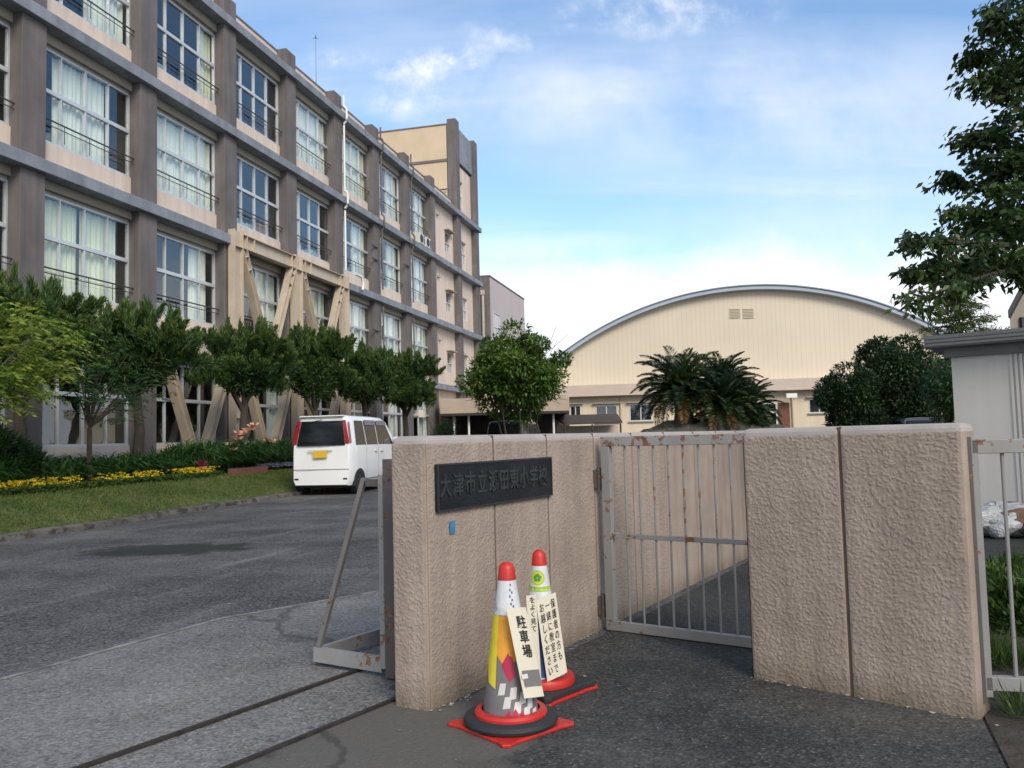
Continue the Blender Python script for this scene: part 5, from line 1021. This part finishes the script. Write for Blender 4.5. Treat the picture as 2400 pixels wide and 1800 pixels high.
# ------------------------------------------------------------------ cherry branches overhead on the right
M_ch=leafmat('cherry_leaves',[(.013,.034,.010),(.030,.066,.016),(.08,.13,.028)],.33,.4,1.8)
ch=thing('cherry_tree','leafy cherry tree reaching in from the right edge, dark against the sky','tree',(6.6,7.4,0))
TB=Vector((6.6,7.4,0)); b=MB(); b.tube([TB,TB+Vector((-.1,-.1,1.6)),TB+Vector((-.3,-.2,2.6)),TB+Vector((-.2,-.1,4.5)),TB+Vector((.1,0,6.6))],[.24,.20,.17,.12,.05],12)
V=[]; rs=np.random.default_rng(8)
def bough(pts,r0,lf,spread,twigs,tl=.42):
    pts=[Vector(p) for p in pts]; b.tube(pts,list(np.linspace(r0*.8,.006,len(pts))),6)
    for k in range(int(twigs*1.1)):
        t=rs.uniform(.05,1)*(len(pts)-1); i=min(int(t),len(pts)-2); p=pts[i].lerp(pts[i+1],t-i); tw=tl*(1-.45*t/(len(pts)-1)); d0=(pts[i+1]-pts[i]).normalized(); d=(d0*rs.uniform(.2,1.)+Vector(rs.normal(size=3))*spread).normalized(); d.z=d.z*.5-.05; q=p+d*tw*rs.uniform(.4,1.2); b.tube([p,(p+q)/2+Z*.03,q-Z*.03],[.008,.005,.002],4)
        m=lf; u=rs.random(m); P=np.array([p.lerp(q,x) for x in u])+rs.normal(size=(m,3))*.03; a=rs.uniform(0,6.28,m); D=np.stack([np.cos(a)*.8+d.x*.6,np.sin(a)*.8+d.y*.6,-.35-.5*rs.random(m)],1)
        V.append(leaves(P,D,.078*(.6+.6*rs.random(m)),.034*(.8+.4*rs.random(m)),droop=.1))
def AP(x,y,d): return at(x/.9217,y/.9217,d)     # from the 2212-wide view of the photo
trunkp=TB+Vector((-.25,-.2,3.1))
bough([trunkp,AP(2330,600,7),AP(2212,575,6.6),AP(2120,600,6.3),AP(2040,625,6.0),AP(1980,650,5.9)],.05,15,.5,46)
bough([trunkp,AP(2300,560,7),AP(2180,530,6.6),AP(2080,525,6.3),AP(2010,520,6.0),AP(1965,518,5.9)],.045,14,.42,40)
bough([AP(2120,600,6.3),AP(2060,640,6.2),AP(2005,670,6.1)],.015,12,.4,10,.25)
bough([AP(2180,530,6.6),AP(2080,570,6.4),AP(2010,575,6.2),AP(1970,590,6.1)],.02,14,.4,34,.32)
for e in([(2300,470),(2200,420),(2110,400),(2050,380)],[(2300,440),(2190,460),(2120,455),(2060,462)],[(2320,380),(2220,320),(2140,290),(2105,300)],[(2320,330),(2220,250),(2150,180),(2110,170)],[(2320,260),(2230,180),(2150,110),(2105,130)],[(2320,160),(2240,90),(2180,50),(2150,20)],[(2320,520),(2230,500),(2150,490),(2090,490)],[(2340,420),(2240,380),(2160,350),(2100,350)],[(2330,210),(2260,150),(2200,140),(2130,200)],[(2340,60),(2260,0),(2200,-30),(2170,-40)],[(2340,300),(2260,300),(2200,350),(2140,400)]):
    dd=rs.uniform(6.2,7.4); bough([TB+Vector((-.2,-.1,rs.uniform(3.3,5.5)))]+[AP(x,y,dd) for x,y in e],.04,15,.62,44,.40)
bough([AP(2330,600,7),AP(2240,610,6.8),AP(2205,600,6.7)],.015,10,.4,6,.2)
for x,y,q,n in((2205,30,.40,200),(2150,95,.30,90),(2215,150,.36,180),(2205,255,.36,180),(2150,300,.30,110),(2200,345,.36,220),(2180,420,.40,260),(2190,485,.36,260),(2200,555,.36,330),(2130,570,.30,220),(2060,600,.24,160)):
    P,dd=ball(n,AP(x,y,6.7),(q,q*1.3,q*.30),.1); a=rng.random(n)*6.28; D=np.stack([np.cos(a),np.sin(a),-.3-.5*rng.random(n)],1); V.append(leaves(P,D,.088*(.6+.6*rng.random(n)),.042))
b.build('trunk',M_trunk,ch,smooth=True); npmesh('crown',np.concatenate(V),4,M_ch,ch)
# ------------------------------------------------------------------ shed, house, clutter on the right
M_shed=mat('shed_panel_paint',(.60,.585,.55),.55,.05,1.2,streak=(1.,.06,(5,5,.4))); M_sroof=mat('shed_roof_sheet',(.165,.168,.165),.55,.15,3,streak=(1.,.1,(1,1,8)))
sd_=thing('storage_shed','grey panelled prefab storage shed with a flat dark roof edge behind the right gate','shed',(5.6,9.6,0)); S0=Vector((at(2229,838,9.9).x,9.9,0)); St_=Vector((.79,-.613,0)); Sb=Vector((.613,.79,0))
sfq=lambda x,d,z: S0+St_*x+Sb*d+Z*z
zt3=at(2229,838,9.9).z
b=MB(); x=0
while x<5.4:
    w_=.62 if int(x/.86)%1==0 else .62; box8(b,sfq,x,x+.60,0,.05,0,zt3); 
    for k in range(4): box8(b,sfq,x+.60+.05*k,x+.60+.05*k+.028,-.012,.05,0,zt3); box8(b,sfq,x+.628+.05*k,x+.65+.05*k,.012,.05,0,zt3)
    x+=.80
box8(b,sfq,0,5.6,.051,3.,0,zt3); b.build('wall_panels',M_shed,sd_)
b=MB(); box8(b,sfq,-.06,5.7,-.06,3.1,zt3+.001,zt3+.115); b.build('eaves_beam',M_sroof,sd_)
b=MB(); box8(b,sfq,-.24,5.9,-.22,3.3,zt3+.116,zt3+.26); 
for k in range(3): box8(b,sfq,-.25,5.9,-.235+.004*k,-.221,zt3+.13+.042*k,zt3+.155+.042*k)
b.build('roof',M_sroof,sd_,bevel=.004)
ho=thing('far_house','dark corner of a tiled house roof at the far right edge above the shed','house',(20,32,0))
pA_=at(2362,728,30); pB_=at(2400,655,30); M_tile=mat('roof_tile_dark',(.03,.032,.04),.6,.2,5); M_hw=mat('house_wall',(.28,.25,.22),.8,.1,2)
b=MB(); xh=pA_.x; zh=pA_.z; sl=(pB_.z-pA_.z)/(pB_.x-pA_.x); b.prism([(xh,30,zh),(xh+2.6,30,zh+2.6*sl),(xh+5.2,30,zh),(xh+5.2,30,zh-.25),(xh+2.6,30,zh+2.6*sl-.35),(xh,30,zh-.25)],(4.4,6,0)); b.build('roof',M_tile,ho)
b=MB(); b.prism([(xh+.35,30.5,0),(xh+4.8,30.5,0),(xh+4.8,30.5,zh-.1),(xh+2.6,30.5,zh+2.6*sl-.4),(xh+.35,30.5,zh-.1)],(3.6,5,0)); b.build('wall',M_hw,ho)
b=MB(); b.bb(xh+.3,xh+4.9,30.3,30.499,zh-.95,zh-.75); b.bb(xh+.7,xh+1.5,30.35,30.498,zh-.6,zh-.2); b.build('wall_trim',M_tile,ho)
# plastic sacks by the shed
def sack(name,label,c,r,m,seed,grp=None):
    rs=np.random.default_rng(seed); b=MB(); n=26;k_=14; c=Vector(c)
    for j in range(k_+1):
        ph=math.pi*j/k_
        for i in range(n):
            a=2*math.pi*i/n; q=1+.16*math.sin(3*a+seed+2*ph)+.09*math.sin(7*a+3*ph+seed)+.05*rs.normal(); b.v.append((c.x+r[0]*q*math.sin(ph)*math.cos(a),c.y+r[1]*q*math.sin(ph)*math.sin(a),max(0.0,c.z+r[2]*q*math.cos(ph))))
    b.f=[(j*n+i,j*n+(i+1)%n,(j+1)*n+(i+1)%n,(j+1)*n+i) for j in range(k_) for i in range(n)]; b.m=[0]*len(b.f)
    o=b.build(name,m,smooth=True); tag(o,label,'sack',grp)
M_poly=mat('clear_polythene',(.42,.44,.46),.25,.3,9,1.,18,bd=.04); M_sackb=mat('brown_sack',(.14,.08,.05),.6,.3,8,.8,20,bd=.03)
g1=gp(2330,1262); sack('plastic_sack','crumpled clear polythene sheet lying at the foot of the grey shed',(g1.x+.1,g1.y+.1,.17),(.42,.28,.17),M_poly,2,'sacks by the shed')
g1=gp(2400,1265); sack('plastic_sack','brown sack wrapped in polythene at the right edge, behind the gate bars',(g1.x+.12,g1.y+.1,.18),(.30,.22,.12),M_sackb,3,'sacks by the shed')
g1=gp(2405,1225); sack('plastic_sack','upright white polythene bag leaning by the shed wall at the right edge',(g1.x+.05,g1.y-.2,.44),(.15,.2,.20),M_poly,5,'sacks by the shed')
# soil strip and weeds behind the right gate
sheet('soil_strip',[(1.875,3.45),(1.67,2.93),(1.31,1.95),(-.4,-3.),(4.6,-3),(6.5,6.6),(3.4,6.6),(2.3,5.2)],.012,mat('dark_soil',(.05,.04,.03),.95,.35,7,1,30,dirt=(.09,.08,.06),ds=3,dthr=(.5,.7)))
M_weed=leafmat('weed_leaves',[(.02,.045,.010),(.05,.10,.02),(.12,.18,.04)],.35,.55,3)
def bush_low(name,label,cs,L,W,n,m,kind=None,cat='shrub',grp=None,up=.6):
    V=[]
    for c,r in cs: V.append(blades(n,c,r,.9,up,L,W,.3,.6))
    o=npmesh(name,np.concatenate(V),4,m); tag(o,label,cat,grp,kind); return o
gA=gp(2330,1500);
cs=[]
for x,y,r in((2310,1450,.16),(2335,1430,.17),(2370,1420,.2),(2405,1420,.22),(2350,1460,.15),(2385,1480,.2),(2420,1470,.22)):
    g=gp(x,y); cs.append(((g.x,g.y,.10),(r*1.1,r*1.1,r*.95)))
bush_low('low_shrub','low leafy green shrubs seen between the bars of the right-hand gate',cs,.07,.022,1100,M_weed,None,'shrub')
cs=[]
for x,y in((2330,1570),(2345,1545),(2395,1560),(2370,1575),(2398,1690)):
    g=gp(x,y); cs.append(((g.x,g.y,.03),(.07,.07,.03)))
bush_low('weeds','thin weeds growing in the soil below the right-hand gate',cs,.10,.006,140,M_weed,'stuff','weeds',up=1.6)
# ------------------------------------------------------------------ planting in the school bed
M_dl=leafmat('daylily_blades',[(.025,.07,.020),(.055,.14,.036),(.14,.25,.07)],.3,.5,1.2)
def strap(n,s0,s1,n0,n1,z,L,W,m,name,label,kind='stuff',cat='flower bed'):
    V=[]
    k=max(1,n//26); ss=s0+(s1-s0)*rng.random(k); nn=n0+(n1-n0)*rng.random(k)
    for s,q in zip(ss,nn):
        c=F(s,q+KB(s),z); a=rng.random(26)*6.28; t=.25+.9*rng.random(26); D=np.stack([np.cos(a)*t,np.sin(a)*t,np.ones(26)],1); P=np.array(c)[None]+rng.normal(size=(26,3))*np.array([.05,.05,.01]); l=L*(.6+.6*rng.random(26)); Du=unit(D)
        M1=P+Du*l[:,None]*.6; D2=Du.copy(); D2[:,2]-=.9; T=M1+unit(D2)*l[:,None]*.5; sd=unit(np.cross(Du,np.array([0,0,1.])))*W/2
        V.append(np.stack([P-sd,P+sd,M1+sd,M1-sd],1).reshape(-1,3)); V.append(np.stack([M1-sd,M1+sd,T,T],1).reshape(-1,3))
    o=npmesh(name,np.concatenate(V),4,m); return tag(o,label,cat,None,kind)
strap(26*620,6,20.2,-12.9,-11.7,.54,.78,.032,M_dl,'daylily_bed','dense dark green strap-leaved plants in front of the ground-floor windows')
strap(26*260,17.2,23,-12.8,-11.65,.54,1.15,.032,M_dl,'tall_daylilies','taller strap-leaved clumps beneath the pink flowers left of the white van')
strap(26*240,22,46,-13.2,-11.8,.55,.6,.03,M_dl,'daylily_bed','strap-leaved bed continuing behind the white van')
strap(26*60,6,12,-11.9,-11.5,.5,.3,.02,M_dl,'daylily_bed','low tufts at the lawn edge near the yellow-green tree')
def bloom_carpet(name,label,s0,s1,n0,n1,z,n,m,r=.028,h=.16,gaps=True):
    V=[]
    s=s0+(s1-s0)*rng.random(n); q=n0+(n1-n0)*rng.random(n)
    keep=(np.sin(s*2.3)+np.sin(s*5.1+1)+rng.normal(size=n)*.6>-.9) if gaps else np.ones(n,bool); s=s[keep];q=q[keep]; k=len(s)
    kb=np.array([KB(x) for x in s]); P=np.stack([U.x*s+Nn.x*(q+kb),U.y*s+Nn.y*(q+kb),z+h*(.4+.6*rng.random(k))],1)
    for j in range(5):
        a=2*math.pi*j/5+rng.random(k)*.4; tilt=rng.normal(size=k)*.3; D=np.stack([np.cos(a),np.sin(a),.35+tilt],1); V.append(leaves(P,D,r*(.8+.5*rng.random(k)),r*.9))
    o=npmesh(name,np.concatenate(V),4,m); return tag(o,label,'flowers',None,'stuff')
M_yf=leafmat('yellow_petals',[(.55,.38,.01),(.80,.62,.02),(.88,.76,.10)],.35,.5,3); M_vf=leafmat('violet_petals',[(.18,.13,.35),(.45,.42,.62),(.75,.75,.78)],.3,.5,4); M_pf=leafmat('peach_petals',[(.62,.25,.16),(.75,.42,.30),(.8,.58,.46)],.3,.5,4); M_rf=leafmat('red_petals',[(.25,.02,.03),(.35,.04,.08),(.3,.05,.25)],.3,.5,4)
bloom_carpet('pansy_leaves','low green leaves under the yellow flowers',8,17.3,-11.7,-11.1,.44,5600,M_weed,.035,.16,False)
bloom_carpet('yellow_flowers','band of small bright yellow flowers edging the planting bed along the lawn',8,17.3,-11.60,-11.22,.46,1150,M_yf,.034,.26)
bloom_carpet('violet_flowers','patch of pale violet and white flowers beside the white van',19.3,26,-11.75,-11.4,.52,2600,M_vf,.035,.18,False)
bloom_carpet('red_flowers','few dark red flowers behind the yellow band',9.8,17.5,-11.95,-11.75,.5,150,M_rf,.035,.16)
def lily(px,py,n,label,r=.15):
    p=on_(px,py,n); g=Vector((p.x,p.y,.54)); root=thing('flowering_lily',label,'flower',g,'peach flowers in the bed'); b=MB(); b.tube([g,g.lerp(p,.6)+Vector((.02,0,0)),p],[.008,.006,.005],5); b.build('stem',M_weedm,root)
    P=[];D=[]
    for q in range(3):
        c=p+Vector(rs.normal(size=3))*.05
        for j in range(6): a=j*math.pi/3+q; P.append(c); D.append((math.cos(a),math.sin(a),.5))
    npmesh('bloom',leaves(np.array(P),np.array(D),r,r*.55),4,M_pf,root)
M_weedm=mat('green_stem',(.05,.09,.03),.7)
for px,py,lb in((545,1051,'peach bloom low in front of the bracing strut, leftmost of the low peach blooms'),(556,1020,'cluster of pale peach blooms on tall stems left of the second bracing post'),(570,1014,'pale peach bloom nearest the second bracing post'),(633,1036,'peach bloom highest beside the left tail lamp of the white van'),(640,1058,'orange-peach bloom just left of the white van, between two others'),(625,1072,'peach bloom lowest beside the violet flowers'),(597,1001,'single white-peach bloom on the tallest stem above the leaves')):
    lily(px,py,-11.8,lb)
pt=thing('planter_box','long terracotta planter box at the end of the yellow flower band','planter',F(18.5,-11.45,.47)); b=MB(); b.fb(17.75,19.2,-11.55,-11.33,.46,.64); b.build('box',mat('terracotta',(.17,.07,.05),.85,.2,8),pt,bevel=.01); b=MB(); b.fb(17.8,19.15,-11.52,-11.36,.641,.655); b.build('soil',M_soil,pt)
pp=thing('clay_pot','small round orange clay pot left of the long terracotta planter','pot',F(17.0,-11.75,.52)); b=MB(); b.lathe(F(17.0,-11.75,.53),[(.001,0),(.08,0),(.11,.16),(.125,.17),(.125,.2),(.10,.2),(.09,.17),(.001,.17)],20); b.build('pot',mat('orange_clay',(.35,.10,.05),.8,.2,8),pp,smooth=True)
V=blades(160,tuple(F(17.0,-11.75,.78)),(.1,.1,.06),.8,.6,.07,.03,.3,.5); npmesh('plant',V,4,M_rf,pp)


# dense low shrubs at the far left of the bed
cs=[(tuple(on_(x,y,-11.9)),(.36,.36,.30)) for x,y in((-30,1040),(20,1065),(55,1090),(-10,1100))]
bush_low('garden_shrub','dense low green shrub at the left edge under the yellow-green tree',cs,.12,.03,1700,M_lf4,None,'shrub')

V=[]; n=260; P=np.stack([rng.uniform(-2.6,1.7,n),rng.uniform(2.6,7.5,n),np.full(n,.016)],1); a=rng.random(n)*6.28; D=np.stack([np.cos(a),np.sin(a),.12*rng.random(n)],1)
keep=[(P[i,0]*Wn.x+P[i,1]*Wn.y+2.25<0 or P[i,1]<4.6) for i in range(n)]
V=leaves(P[keep],D[keep],.016*(.4+rng.random(sum(keep))),.007,flat=np.array([0,0,1.])*3); o=npmesh('leaf_litter',V,4,leafmat('litter',[(.10,.07,.03),(.25,.20,.12),(.40,.38,.32)],.1,.8,3)); tag(o,'scattered dry leaf bits and grit on the pavement and concrete','leaf litter',None,'stuff')
